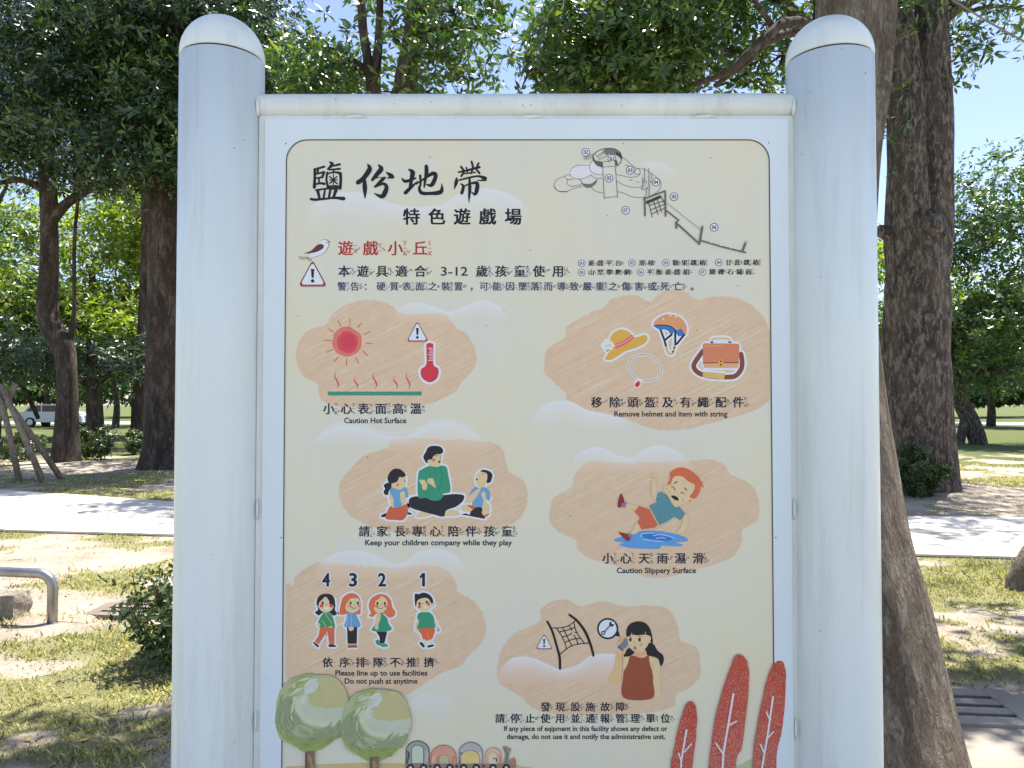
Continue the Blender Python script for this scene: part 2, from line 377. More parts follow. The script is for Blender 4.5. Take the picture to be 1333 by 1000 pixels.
# ---------------------------------------------------------------- drain covers with slots
SLOT_SHADE = mat('slot_shade', (.012, .010, .009), .95)  # near-black sheet close under the slots, painted as their deep shade
def drain(cx, cy, rz, W, D, nslot, label, z0=.012, cm=None):
    cm = cm or CONC
    t = thing('drain_cover', (cx, cy, z0), label, 'drain cover')
    sw, sl_ = .038, W*.62; pitch = D/(nslot+1)
    parts = []
    c, s = math.cos(rz), math.sin(rz)
    def B(u, v, su, sv, sz=.03, z=0.015): 
        return box(cx+u*c-v*s, cy+u*s+v*c, z0+z, su, sv, sz, rz, .003)
    side = (W-sl_)/2
    ends = [B(-(sl_+side)/2, 0, side, D), B((sl_+side)/2, 0, side, D)]
    bars = []
    edges = [-D/2] + [e for k in range(nslot) for e in (-D/2+pitch*(k+1)-sw/2, -D/2+pitch*(k+1)+sw/2)] + [D/2]
    for k in range(0, len(edges), 2):
        a, b = edges[k], edges[k+1]; bars.append(B(0, (a+b)/2, sl_-.001, b-a, .0285, .0145))
    for v, f in ends: mesh('rim_slab', v, f, cm, t)
    for v, f in bars: mesh('bar', v, f, cm, t)
    v, f = box(cx, cy, z0+.012, W-.02, D-.02, .010, rz); mesh('shade_sheet', v, f, SLOT_SHADE, t)
RZ = math.atan(-.33)
g1 = gp(1262, 924); drain(g1[0]-.02, g1[1]+.02, RZ+.22, .62, .46, 3, 'concrete drain cover with three slots beside the near tree trunk', -.012)
g2 = gp(200, 790); drain(g2[0]-.05, g2[1], RZ+.2, .85, .50, 4, 'shaded drain cover with dark slots between rail and shrub', -.026, concrete('shade_toned_concrete', (.16, .13, .11), (.24, .20, .165)))  # shade over the left cover is put into its darker concrete colour
# worn concrete strip holding the drain
def strip():
    c, s = math.cos(RZ+.2), math.sin(RZ+.2); V = []; Fc = []
    for (px, py, L, W, z) in ((1310, 985, 2.8, 1.55, -.016),):
        g = gp(px, py)
        n = 14; k = len(V)
        for i in range(n+1):
            u = -L/2+L*i/n
            for v_ in (-W/2, W/2):
                vv = v_+random.uniform(-.04, .04); V.append((g[0]+u*c-vv*s, g[1]+u*s+vv*c, z+.016))
        Fc += [[k+2*i, k+2*i+2, k+2*i+3, k+2*i+1] for i in range(n)]
    tag(mesh('pavement', V, Fc, CONC), kind='structure')
strip()

# ---------------------------------------------------------------- the sign
YP = 1.500
sign = thing('information_sign', (.028, 1.52, 0), 'large white playground rules board between two round capped posts', 'sign')
def lathe(cx, cy, prof, seg=48):
    V = []; Fc = []
    for r_, z in prof:
        for j in range(seg): a = 2*math.pi*j/seg; V.append((cx+r_*math.cos(a), cy+r_*math.sin(a), z))
    n = len(prof)
    Fc = [[i*seg+j, i*seg+(j+1) % seg, (i+1)*seg+(j+1) % seg, (i+1)*seg+j] for i in range(n-1) for j in range(seg)]
    Fc.append(list(range(seg))[::-1]); Fc.append([(n-1)*seg+j for j in range(seg)])
    return V, Fc
for cx_, rr, zs in ((-.5775, .0805, 2.186), (.6335, .0828, 2.184)):
    v, f = lathe(cx_, 1.52, [(rr, -.05), (rr, .8), (rr, 1.6), (rr, zs-.0045)]); p = mesh('post', v, f, PAINT, sign, smooth=True)
    p.data.polygons[-1].use_smooth = False
    v, f = lathe(cx_, 1.52, [(rr-.003, zs-.009), (rr-.003, zs+.004)]); mesh('joint', v, f, SEAM, p, smooth=True)
    H = .081; prof = [(rr+.0004, zs-.0002), (rr+.0004, zs+.003)] + [((rr+.0004)*math.cos(a), zs+.004+H*math.sin(a)) for a in np.linspace(.02, math.pi/2-.001, 16)]
    v, f = lathe(cx_, 1.52, prof); mesh('post_cap', v, f, PAINT, p, smooth=True)
    # screw on the side of the cap
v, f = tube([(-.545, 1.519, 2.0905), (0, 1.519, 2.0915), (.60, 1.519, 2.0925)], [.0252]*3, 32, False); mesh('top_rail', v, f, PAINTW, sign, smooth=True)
# weld beads where the rail meets the posts and the frame below
vf = []
for x, y, z, r_ in ((-.4985, 1.5, 2.066, .006), (.5525, 1.5, 2.066, .006)):
    vf.append(tube([(x, y-.01, z+.03), (x, y-.006, z+.012), (x, y-.002, z)], [.003, .004, .003], 8))
for px in (460, 690, 915):
    a = at(px, 152.5, 1.497); vf.append(tube([(a[0]-.022, 1.497, a[2]-.001), (a[0]-.01, 1.4955, a[2]), (a[0]+.012, 1.4955, a[2]+.001), (a[0]+.024, 1.497, a[2])], [.0012, .0032, .0034, .001], 8))
for px, py in ((335, 664), (1034, 664), (333, 940), (1036, 950)):
    a = at(px, py, 1.497); vf.append(tube([(a[0], 1.499, a[2]-.02), (a[0], 1.496, a[2]-.008), (a[0], 1.496, a[2]+.01), (a[0], 1.499, a[2]+.022)], [.0007, .002, .0022, .0007], 8))
for v, f in vf: mesh('weld', v, f, PAINT, sign, smooth=True)
# carrier frame (thin square bars behind the plate), plate and board
def pt(px, py, y=YP): return at(px, py, y)
TL, TR = pt(343, 155), pt(1027, 154.5)
ZB = .36
xl, xr, zt = -.4845, .5415, TL[2]
v, f = join(box((xl+xr)/2, 1.512, zt+.002, xr-xl+.028, .022, .012, 0, .002), box(xl-.007, 1.512, (zt+ZB)/2, .014, .022, zt-ZB, 0, .002), box(xr+.007, 1.512, (zt+ZB)/2, .014, .022, zt-ZB, 0, .002), box((xl+xr)/2, 1.512, ZB, xr-xl+.028, .022, .014, 0, .002))
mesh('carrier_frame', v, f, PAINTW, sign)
def rrect(x0, x1, z0, z1, r_, n=8):
    out = []
    for cx, cz, a0 in ((x1-r_, z1-r_, 0), (x0+r_, z1-r_, 90), (x0+r_, z0+r_, 180), (x1-r_, z0+r_, 270)):
        for k in range(n+1): a = math.radians(a0+90*k/n); out.append((cx+r_*math.cos(a), cz+r_*math.sin(a)))
    return out
def ring_plate(outer, inner, y0, y1):
    n = len(outer); V = [(x, y, z) for y in (y0, y1) for L in (outer, inner) for x, z in L]
    Fc = []
    for i in range(n):
        j = (i+1) % n
        Fc += [[i, j, n+j, n+i], [2*n+j, 2*n+i, 3*n+i, 3*n+j], [i, 2*n+i, 2*n+j, j], [n+j, 3*n+j, 3*n+i, n+i]]
    return V, Fc
bl = pt(371, 500)[0]; br = pt(1003.5, 500)[0]; bt = pt(600, 182)[2]; bl -= .001; br += .001
outer = rrect(xl, xr, ZB, zt, .003); inner = rrect(bl, br, ZB+.035, bt, .042)
v, f = ring_plate(outer, inner, 1.4965, 1.5005); mesh('frame_plate', v, f, PLATE, sign)
inner2 = rrect(bl+.0014, br-.0014, ZB+.0364, bt-.0014, .0406)
v, f = ring_plate(rrect(bl-.001, br+.001, ZB+.034, bt+.001, .043), inner2, 1.4985, 1.4993); mesh('gasket', v, f, SEAM, sign)
v, f = box((bl+br)/2, YP+.004, (ZB+zt)/2, br-bl+.02, .008, zt-ZB-.02); poster = mesh('poster', v, f, BOARD, sign)
tag(poster, 'cream printed board with playground rules in ink')
# small screws on the plate
vf = []
for px, py in ((372, 187), (1001, 186), (366, 700), (1010, 700)):
    a = at(px, py, 1.496); vf.append(tube([(a[0], 1.4968, a[2]), (a[0], 1.4955, a[2])], [.0013, .0011], 10))
for v, f in vf: mesh('screw', v, f, SEAM, sign)

# ---------------------------------------------------------------- print on the board
_gl = {}
def _want(s, off): _gl.setdefault((s, off), None)
def bake_glyphs(keys):
    L = []
    for s, off in keys:
        c = bpy.data.curves.new('glyph', 'FONT'); c.body = s; c.size = 1; c.offset = off; c.resolution_u = 3
        o = bpy.data.objects.new('glyph', c); C.objects.link(o); L.append(((s, off), o))
    dg = bpy.context.evaluated_depsgraph_get(); dg.update()
    for k, o in L:
        me = bpy.data.meshes.new_from_object(o.evaluated_get(dg)); n = len(me.vertices)
        co_ = np.zeros(n*3); me.vertices.foreach_get('co', co_); co_ = co_.reshape(-1, 3)[:, :2]
        _gl[k] = (co_, [list(p_.vertices) for p_ in me.polygons]); bpy.data.meshes.remove(me)
    for k, o in L: c = o.data; bpy.data.objects.remove(o); bpy.data.curves.remove(c)
class Zm:
    def __init__(s, x0, y0, k): s.x0, s.y0, s.k = x0, y0, k
    def __call__(s, p): return (s.x0+p[0]/s.k, s.y0+p[1]/s.k) + tuple(w_/s.k for w_ in p[2:])
ID = Zm(0, 0, 1)
DARK = (22, 24, 32)
class Art:
    def __init__(s, z=ID, y=YP-.0004, halo=0): s.z = z; s.items = []; s.y = y; s.halo = halo; s.bw = 1.0
    def poly(s, pts, col, smooth=True, halo=True, k=5):
        P = [s.z(p) for p in pts]
        if smooth: P = catmull(P, True, k)
        s.items.append(('p', P, col, halo)); return s
    def line(s, pts, w_, col, smooth=False, halo=True):
        P = [s.z(p)[:2] for p in pts]
        if smooth: P = catmull(P, False, 5)
        w_ = w_/s.z.k; s.items.append(('p', strokepoly([(x, y, w_) for x, y in P]), col, halo)); return s
    def brush(s, pts, col):
        s.items.append(('p', strokepoly(catmull([tuple(s.z(p)[:2])+(s.z(p)[2]*s.bw,) for p in pts], False, 6)), col, False)); return s
    def ell(s, cx, cy, rx, ry, col, halo=True, rot=0, n=20):
        c, q_ = math.cos(rot), math.sin(rot)
        return s.poly([(cx+rx*math.cos(t)*c-ry*math.sin(t)*q_, cy+rx*math.cos(t)*q_+ry*math.sin(t)*c) for t in np.linspace(0, 2*math.pi, n, endpoint=False)], col, False, halo)
    def glyph(s, g, cx, cy, em, col, off=0.0, sx=1.0, ctr=(.5, .37)):
        """one CJK glyph centred on photo point (cx, cy)"""
        _want(g, 0.0); s.items.append(('g', (g, off), (cx, cy, em, sx, ctr), col)); return s
    def fit(s, t, x0, x1, yb, cap, col, off=0.0):
        _want(t, off); s.items.append(('f', (t, off), (x0, x1, yb, cap), col)); return s
def strokepoly(P):
    """closed outline of a stroke with per-point width (x, y, w) and round ends"""
    n = len(P); A = np.array([p[:2] for p in P], float); W = np.array([p[2] for p in P], float)/2
    if n < 2: return [tuple(A[0])]
    T = np.gradient(A, axis=0); ln = np.linalg.norm(T, axis=1); ln[ln == 0] = 1; T = T/ln[:, None]; N = np.stack([-T[:, 1], T[:, 0]], 1)
    L = A+N*W[:, None]; R = A-N*W[:, None]; out = [tuple(p) for p in L]
    a0 = math.atan2(N[-1][1], N[-1][0])
    for k in range(1, 4): a = a0-math.pi*k/4; out.append((A[-1][0]+W[-1]*math.cos(a), A[-1][1]+W[-1]*math.sin(a)))
    out += [tuple(p) for p in R[::-1]]
    a0 = math.atan2(-N[0][1], -N[0][0])
    for k in range(1, 4): a = a0-math.pi*k/4; out.append((A[0][0]+W[0]*math.cos(a), A[0][1]+W[0]*math.sin(a)))
    return out
def expand(P, r_):
    A = np.array(P, float); n = len(A)
    area = .5*np.sum(A[:, 0]*np.roll(A[:, 1], -1)-np.roll(A[:, 0], -1)*A[:, 1]); sg = 1 if area > 0 else -1
    T = np.roll(A, -1, 0)-np.roll(A, 1, 0); ln = np.linalg.norm(T, axis=1); ln[ln == 0] = 1; T = T/ln[:, None]
    return [tuple(p) for p in A+np.stack([T[:, 1], -T[:, 0]], 1)*r_*sg]
ARTS = []
def emit(art, name, parent=None, step=2e-5, y=None):
    ARTS.append((art, name, parent or poster, step))
def build_art(art, name, parent, step):
    V, Fc, MI, mats = [], [], [], []
    def mi(col):
        m = P_(col)
        if m not in mats: mats.append(m)
        return mats.index(m)
    lvl = 0
    def put(P, tris, col, lv):
        n = len(V)
        for x, y in P: V.append(at(x, y, YP) + np.array([0, (art.y-YP)*(.7 if art.y-YP > -.003 else 1)-lv*step, 0]))
        i = mi(col)
        for t in tris: Fc.append([a+n for a in t]); MI.append(i)
    def tess(P): return tessellate_polygon([[Vector((x, y, 0)) for x, y in P]])
    if art.halo:
        for it in art.items:
            if it[0] == 'p' and it[3]: E_ = expand([p[:2] for p in it[1]], art.halo); put(E_, tess(E_), (205, 216, 226), lvl); lvl += .2
        lvl = math.ceil(lvl)+1
    last = None
    for it in art.items:
        if it[0] == 'p':
            P = [p[:2] for p in it[1]]; put(P, tess(P), it[2], lvl); lvl += 1
        elif it[0] == 'g':
            co_, fs = _gl[(it[1][0], 0.0)]; cx, cy, em, sx, ctr = it[2]; b = it[1][1]*.8
            sh = [(-b, 0), (b, 0)] if em < 11 else [(-b, -b*.5), (b, -b*.5), (-b, b*.5), (b, b*.5)]
            for q_, (ox, oy) in enumerate(sh if b else [(0, 0)]):
                put([(cx+(x+ox-ctr[0])*em*sx, cy-(y+oy-ctr[1])*em) for x, y in co_], fs, it[3], lvl+.5*q_)
        else:
            co_, fs = _gl[it[1]]; x0, x1, yb, cap = it[2]
            if len(co_) == 0: continue
            a, b = co_[:, 0].min(), co_[:, 0].max(); k = cap/.69
            for q_, (ox, oy) in enumerate(it[4] if len(it) > 4 else [(0, 0)]):
                put([(x0+(x-a)*(x1-x0)/(b-a)+ox, yb-y*k+oy) for x, y in co_], fs, it[3], lvl+.3*q_)
    # outward faces look at the camera (-Y)
    o = mesh(name, V, Fc, mats, parent, MI)
    return o

TONE = {'ˊ': '´', 'ˇ': 'ˇ', 'ˋ': 'ˋ'}
def zhuyin(art, z, x, cy, em, col):
    """a column of phonetic signs right of a character"""
    tone = z[-1] if z[-1] in 'ˊˇˋ' else ''
    ph = z[:-1] if tone else z; n = len(ph); e = em*.34
    for i, g in enumerate(ph):
        art.glyph(g, x+em*.62, cy+(i-(n-1)/2)*e*.98, e, col, .032)
    if tone:
        tx, ty, q_ = x+em*.85, cy+((n-1)/2-.35)*e*.95, e*.26
        pts = {'ˊ': [(-1, 1), (1, -1)], 'ˋ': [(-1, -1), (1, 1)], 'ˇ': [(-1.1, -.8), (0, .9), (1.1, -.8)]}[tone]
        art.line([(tx+a*q_, ty+b*q_) for a, b in pts], e*.14, col)
def cjk(name, chars, xs, cy, em, col, zh=None, off=.030, slope=0.0, extra=None, bb=False):
    a = Art(y=YP-.0006)
    zi = iter(zh.split()) if zh else None
    for ch, x in zip(chars, xs):
        y = cy+slope*(x-xs[0])
        if ch in '：，。':
            a.glyph(ch, x+(em*.0 if ch == '：' else em*.3), y, em, col, off); continue
        a.glyph(ch, x, y, em, col, off)
        if zi is not None: zhuyin(a, next(zi), x, y, em, col)
    if extra: extra(a)
    emit(a, name)

# ---- peach patches with scratch hatching, and pale clouds
def patch(pts, z, seed, base=(189, 178, 156), mid=(203, 186, 158), clipx=None):
    rr = random.Random(seed)
    P = catmull([z(p) for p in pts], True, 12); Q = []
    for i, (x, y) in enumerate(P):
        x2, y2 = P[(i+1) % len(P)]
        for t_ in (0, .5):
            k_ = rr.uniform(-1.4, 1.1); Q.append((x+(x2-x)*t_+k_, y+(y2-y)*t_-k_*.5+rr.uniform(-.6, .6)))
    Q = [(min(max(x, 371.8), 1002.6), y) for x, y in Q]
    cl_ = [x in (371.8, 1002.6) for x, y in Q]; m_ = len(Q)
    # along the board's edge keep only the first and last point of each clipped run
    if any(cl_):
        s0 = next(i for i in range(m_) if not cl_[i]); Q = Q[s0:]+Q[:s0]; cl_ = cl_[s0:]+cl_[:s0]
        runs = [i for i in range(m_) if cl_[i]]; lo, hi = runs[0], runs[-1]; Q = Q[:lo+1]+Q[hi:]
    PATCHES.append(Q); a = Art(y=YP-.0002); a.items.append(('p', Q, base, False))
    # softer inner tone
    cx = sum(p[0] for p in Q)/len(Q); cy = sum(p[1] for p in Q)/len(Q)
    emit(a, 'colour_patch')
    h = Art(y=YP-.00026)
    ang = math.radians(-27); dx, dy = math.cos(ang), math.sin(ang); nx, ny = -dy, dx
    prj = [x*nx+y*ny for x, y in Q]; t = min(prj)+1
    while t < max(prj)-1:
        t += rr.choice([1.1, 1.3, 1.5, 1.8, 2.2, 3.6]) * rr.uniform(.8, 1.2)
        xs = []
        for i in range(len(Q)):
            p, q_ = Q[i], Q[(i+1) % len(Q)]; a0 = p[0]*nx+p[1]*ny-t; a1 = q_[0]*nx+q_[1]*ny-t
            if a0*a1 < 0: s_ = a0/(a0-a1); xs.append((p[0]+(q_[0]-p[0])*s_)*dx+(p[1]+(q_[1]-p[1])*s_)*dy)
        xs.sort()
        for u0, u1 in zip(xs[::2], xs[1::2]):
            L = u1-u0; m0 = u0
            while m0 < u1-3:
                ln_ = rr.uniform(.12, .7)*L; m1 = min(u1-.5, m0+ln_)
                if rr.random() < .68:
                    wd = rr.uniform(.35, .8); col = rr.choice([(205, 200, 184), (212, 210, 198), (199, 190, 172), (203, 198, 182), (176, 160, 140)])
                    u_, v_ = t*nx, t*ny
                    A = (t*nx+m0*dx, t*ny+m0*dy); B = (t*nx+m1*dx, t*ny+m1*dy)
                    h.items.append(('p', [(A[0], A[1]), ((A[0]+B[0])/2+nx*wd/2, (A[1]+B[1])/2+ny*wd/2), (B[0], B[1]), ((A[0]+B[0])/2-nx*wd/2, (A[1]+B[1])/2-ny*wd/2)], col, False))
                m0 = m1+rr.uniform(.02, .15)*L
    emit(h, 'hatching', step=0)
patches = [
 (Zm(370, 380, 4.166), [(65,330),(85,260),(140,205),(230,175),(262,120),(330,75),(430,45),(520,50),(590,80),(615,108),(700,122),(860,115),(900,150),(930,195),(990,230),(1030,300),(1042,380),(1000,450),(960,490),(930,540),(850,580),(790,605),(600,625),(400,628),(220,600),(190,545),(180,500),(110,460),(75,400)]),
 (Zm(690, 370, 3.92), [(75,400),(90,330),(180,270),(190,215),(300,150),(380,115),(420,75),(520,55),(580,75),(610,95),(680,35),(780,32),(850,80),(920,65),(1020,65),(1100,90),(1180,150),(1215,220),(1232,300),(1240,450),(1232,575),(1150,640),(1000,690),(900,715),(780,742),(640,740),(520,700),(400,660),(290,640),(190,590),(185,560),(120,500),(75,450)]),
 (Zm(400, 550, 4.443), [(185,400),(200,330),(270,250),(330,190),(455,150),(490,100),(570,85),(640,90),(800,100),(900,100),(1000,105),(1100,130),(1140,180),(1165,280),(1230,320),(1270,380),(1270,470),(1240,540),(1180,590),(1050,630),(800,660),(600,650),(380,605),(320,580),(250,540),(200,470)]),
 (Zm(690, 570, 3.92), [(100,390),(120,310),(215,250),(225,200),(260,150),(320,120),(500,125),(800,118),(900,110),(980,130),(1030,190),(1100,220),(1150,270),(1170,350),(1160,420),(1085,470),(1080,530),(1040,600),(960,640),(850,670),(700,710),(600,710),(520,680),(400,640),(320,620),(250,575),(230,520),(150,480),(105,430)]),
 (Zm(350, 710, 3.447), [(45,200),(110,180),(120,140),(180,95),(240,78),(400,90),(560,98),(640,92),(740,90),(810,120),(840,170),(850,210),(920,250),(960,310),(975,370),(955,440),(900,490),(860,540),(780,570),(700,620),(620,670),(500,690),(300,680),(200,650),(90,600),(45,560)]),
 (Zm(630, 760, 3.2512), [(60,330),(80,270),(130,210),(235,160),(240,110),(290,75),(350,68),(410,95),(500,75),(600,95),(720,92),(790,115),(820,180),(835,240),(900,270),(915,330),(915,390),(870,440),(815,470),(800,520),(700,545),(550,555),(300,550),(200,520),(160,480),(80,430),(60,400)])]
PATCHES = []
for i, (z, p) in enumerate(patches): patch(p, z, 10+i)
def inside(P, x, y):
    P = np.array([p[:2] for p in P]); Q = np.roll(P, -1, 0); x = np.asarray(x)[:, None]; y = np.asarray(y)[:, None]
    d = Q[:, 1]-P[:, 1]; d[d == 0] = 1e-9
    return (((P[:, 1] > y) != (Q[:, 1] > y)) & (x < (Q[:, 0]-P[:, 0])*(y-P[:, 1])/d+P[:, 0])).sum(1) % 2 == 1
def cloud_mat():
    m = board_mat(); m.name = 'printed_cloud_ink'; q = NB(m); b = q.b.inputs['Base Color'].links[0].from_socket
    f = q.n('ShaderNodeAttribute'); f.attribute_name = 'fade'; p = q.n('ShaderNodeAttribute'); p.attribute_name = 'peach'
    c = q.mix(p.outputs['Fac'], b, ink(PEACH)); q.col(q.mix(f.outputs['Fac'], c, ink((194, 210, 224)))); return m
PEACH = (189, 178, 156)
CLOUDM = cloud_mat(); CN = [0]
def cloud(z, top, yb, strength=.85, y=YP-.00021):
    P = catmull([z(p) for p in top], False, 8); yb = z((0, yb))[1]
    xs = np.arange(max(P[0][0], 371.8), min(P[-1][0], 1002.6), 1.3); tp = np.interp(xs, [p[0] for p in P], [p[1] for p in P])
    n = len(xs); V = []; A = []; XY = []; rows = np.linspace(0, 1, 16); CN[0] += 1; y -= CN[0]*8e-6
    for t in rows:
        for i in range(n):
            e = min(1, min(i, n-1-i)/14); yy = tp[i]+(max(yb, tp[i]+2)-tp[i])*t
            V.append(at(xs[i], yy, YP)+np.array([0, y-YP, 0])); A.append(strength*.9*e*(1-t)**1.7); XY.append((xs[i], yy))
    XY = np.array(XY); Pc = np.zeros(len(XY), bool)
    for q_ in PATCHES: Pc |= inside(q_, XY[:, 0], XY[:, 1])
    Fc = [[r_*n+i, r_*n+i+1, (r_+1)*n+i+1, (r_+1)*n+i] for r_ in range(15) for i in range(n-1)]
    big('printed_cloud', V, Fc, CLOUDM, poster, {'fade': A, 'peach': Pc.astype(float)})
cloud(Zm(370,180,4.166), [(110,440),(150,370),(230,310),(330,293),(450,300),(560,345),(700,372),(850,360),(950,300),(1080,272),(1180,288),(1270,330),(1350,410)], 510)
cloud(Zm(690,180,3.92), [(530,150),(590,120),(640,118),(700,140),(780,205)], 230, .6)
cloud(Zm(370,380,4.166), [(590,125),(660,72),(720,60),(800,75),(890,108),(960,88),(1040,50),(1110,52),(1180,90),(1240,145)], 165)
cloud(Zm(370,380,4.166), [(180,760),(240,720),(330,700),(430,715),(560,760),(700,740),(800,700),(900,690),(1010,730),(1070,770)], 790, .6)
cloud(Zm(690,370,3.92), [(-10,700),(60,625),(130,595),(210,600),(290,640),(400,668),(520,690)], 760)
cloud(Zm(400,550,4.443), [(10,120),(120,38),(220,20),(330,35),(440,72),(540,84),(620,60),(700,15),(820,0),(920,30),(990,80),(1060,125)], 160)
cloud(Zm(350,710,3.447), [(210,90),(300,35),(380,22),(470,40),(560,82),(620,68),(680,25),(760,15),(840,50),(910,125)], 150)
cloud(Zm(690,570,3.92), [(200,170),(240,85),(310,50),(370,50),(450,90),(520,102),(570,62),(640,38),(700,45),(760,75),(840,150)], 175)
cloud(Zm(630,760,3.2512), [(58,370),(120,315),(200,312),(280,345),(330,362),(400,340),(450,305),(520,295),(600,305),(640,340)], 420, .95)
cloud(Zm(690,180,3.92), [(140,200),(200,160),(260,135),(330,120),(400,150),(460,200)], 240, .45)
cloud(Zm(350,710,3.447), [(560,760),(640,690),(720,660),(800,680),(860,730)], 800, .35)

# ---- brushed title
a = Art(Zm(395, 200, 10), y=YP-.0006); a.bw = 1.28; T_ = (20, 24, 32)
for s_ in [[(150,205,30),(148,320,28),(142,440,34)], [(178,200,20),(270,172,24)], [(192,190,24),(185,255,20)], [(165,268,16),(270,242,24)], [(268,248,26),(245,310,22)], [(165,322,16),(250,308,20)],
  [(202,320,20),(205,378,18)], [(150,405,20),(215,388,22),(272,395,28)], [(342,112,16),(375,142,36),(318,205,18)], [(370,165,16),(474,142,24)], [(335,212,16),(475,200,22)],
  [(312,250,24),(300,340,22),(320,440,26)], [(310,265,16),(400,244,18),(475,256,28)], [(482,258,30),(487,350,28),(477,455,32)], [(320,432,22),(400,424,20),(470,436,26)], [(395,205,18),(390,255,14)],
  [(342,300,13),(440,395,15)], [(436,302,13),(345,388,15)], [(392,272,10),(392,402,10)], [(338,345,9),(446,345,9)],
  [(168,478,22),(300,458,18),(430,456,30)], [(185,478,30),(212,590,26)], [(282,470,18),(262,590,24)], [(352,470,22),(332,580,24)], [(432,460,36),(388,580,26)], [(98,592,24),(150,602,26),(280,592,22),(400,578,24),(525,588,38)],
  [(838,142,14),(862,205,50),(785,320,46),(712,378,46)], [(795,340,30),(800,450,46),(803,578,12)],
  [(980,152,16),(1012,202,50),(950,280,42),(898,345,28)], [(1075,242,8),(1140,288,44),(1168,305,26)], [(1095,320,12),(1165,312,26)],
  [(905,335,16),(990,300,22),(1050,305,38),(1000,370,34),(930,435,20)], [(930,435,20),(1040,395,28),(1082,440,40),(1052,530,50),(1012,560,40),(925,520,8)]]:
    a.brush(s_, T_)
emit(a, 'title_lettering')
a = Art(Zm(515, 200, 10), y=YP-.0006); a.bw = 1.25
for s_ in [[(84,325,14),(130,362,34),(260,322,20)], [(172,208,16),(222,248,50),(205,340,40),(190,450,34)], [(128,512,40),(180,460,36),(290,360,10)],
  [(400,168,40),(402,260,42),(385,345,30),(372,440,16)], [(270,400,12),(370,330,22),(480,262,42),(522,292,42),(470,410,42),(395,400,8)], [(320,288,26),(325,400,22),(308,450,28),(338,512,38),(450,520,34),(590,498,46),(602,392,6)],
  [(818,242,18),(880,232,22),(1092,178,26)], [(850,172,22),(888,232,22),(855,295,22)], [(920,180,14),(935,255,16)], [(988,106,22),(1006,180,22),(982,262,16)], [(1080,128,22),(1052,200,20),(1092,256,24)], [(900,262,14),(1040,245,14)],
  [(795,318,14),(790,370,38),(764,462,8)], [(828,348,18),(960,314,20),(1080,296,22),(1165,325,42)], [(1170,345,26),(1055,355,6)],
  [(850,395,12),(882,430,30),(862,515,34)], [(880,432,12),(980,390,20),(1060,390,38),(1056,480,44),(1030,532,30),(985,498,6)], [(962,325,20),(966,450,34),(958,560,24),(955,640,4)]]:
    a.brush(s_, T_)
emit(a, 'title_lettering')
cjk('subtitle_lettering', '特色遊戲場', [535.6, 568.7, 601.6, 634.7, 668.1], 282.3, 22.5, (18, 20, 28), off=.036)
RED = (152, 34, 36); NAVY = (24, 40, 62); BLUE = (28, 56, 98)
cjk('heading_lettering', '遊戲小丘', [449.9, 482.3, 514.7, 546.9], 323.3, 20, RED, 'ㄧㄡˊ ㄒㄧˋ ㄒㄧㄠˇ ㄑㄧㄡ', off=.022)
cjk('rule_lettering', '本遊具適合歲孩童使用', [448, 472.5, 497.2, 522.4, 547.1, 627.3, 652, 676.8, 701.5, 726.5], 353.3, 15.8, NAVY, 'ㄅㄣˇ ㄧㄡˊ ㄐㄩˋ ㄕˋ ㄏㄜˊ ㄙㄨㄟˋ ㄏㄞˊ ㄊㄨㄥˊ ㄕˇ ㄩㄥˋ',
    extra=lambda a_: a_.fit('3-12', 574, 608.8, 359, 11.3, NAVY, .008))
cjk('warning_lettering', '警告：硬質表面之裝置，可能因墜落而導致嚴重之傷害或死亡。',
    [445.1,461.9,479,496,513.3,529.6,546.4,563.2,580.5,596.8,613.6,630,646.8,664,680.4,696.4,713.7,730.8,747.4,764.5,781,797.9,815,831.6,848.7,865.5,882.6,901], 373, 12, BLUE,
    'ㄐㄧㄥˇ ㄍㄠˋ ㄧㄥˋ ㄓˊ ㄅㄧㄠˇ ㄇㄧㄢˋ ㄓ ㄓㄨㄤ ㄓˋ ㄎㄜˇ ㄋㄥˊ ㄧㄣ ㄓㄨㄟˋ ㄌㄨㄛˋ ㄦˊ ㄉㄠˇ ㄓˋ ㄧㄢˊ ㄓㄨㄥˋ ㄓ ㄕㄤ ㄏㄞˋ ㄏㄨㄛˋ ㄙˇ ㄨㄤˊ', off=.022)
LG = (30, 34, 44)
for nm, ch, xs, y, zh in [
  ('x', '遊戲平台', [769.6,781.3,792.8,804.8], 342.6, 'ㄧㄡˊ ㄒㄧˋ ㄆㄧㄥˊ ㄊㄞˊ'), ('x', '滑梯', [835.4,847.4], 342.4, 'ㄏㄨㄚˊ ㄊㄧ'),
  ('x', '糖果跳樁', [879.5,891,903,914.5], 342.2, 'ㄊㄤˊ ㄍㄨㄛˇ ㄊㄧㄠˋ ㄓㄨㄤ'), ('x', '甘蔗跳樁', [948.4,959.9,971.9,983.9], 341.9, 'ㄍㄢ ㄓㄜˋ ㄊㄧㄠˋ ㄓㄨㄤ'),
  ('x', '山型攀爬網', [769.6,781.3,793.3,804.8,816.3], 354.5, 'ㄕㄢ ㄒㄧㄥˊ ㄆㄢ ㄆㄚˊ ㄨㄤˇ'), ('x', '平衡遊戲組', [846,857.9,869.8,881.3,893.3], 354.3, 'ㄆㄧㄥˊ ㄏㄥˊ ㄧㄡˊ ㄒㄧˋ ㄗㄨˇ'),
  ('x', '細礫石鋪面', [927.2,938.7,950.7,962.4,974.4], 354, 'ㄒㄧˋ ㄌㄧˋ ㄕˊ ㄆㄨ ㄇㄧㄢˋ')]:
    cjk('legend_lettering', ch, xs, y, 8.2, LG, zh, off=.042)
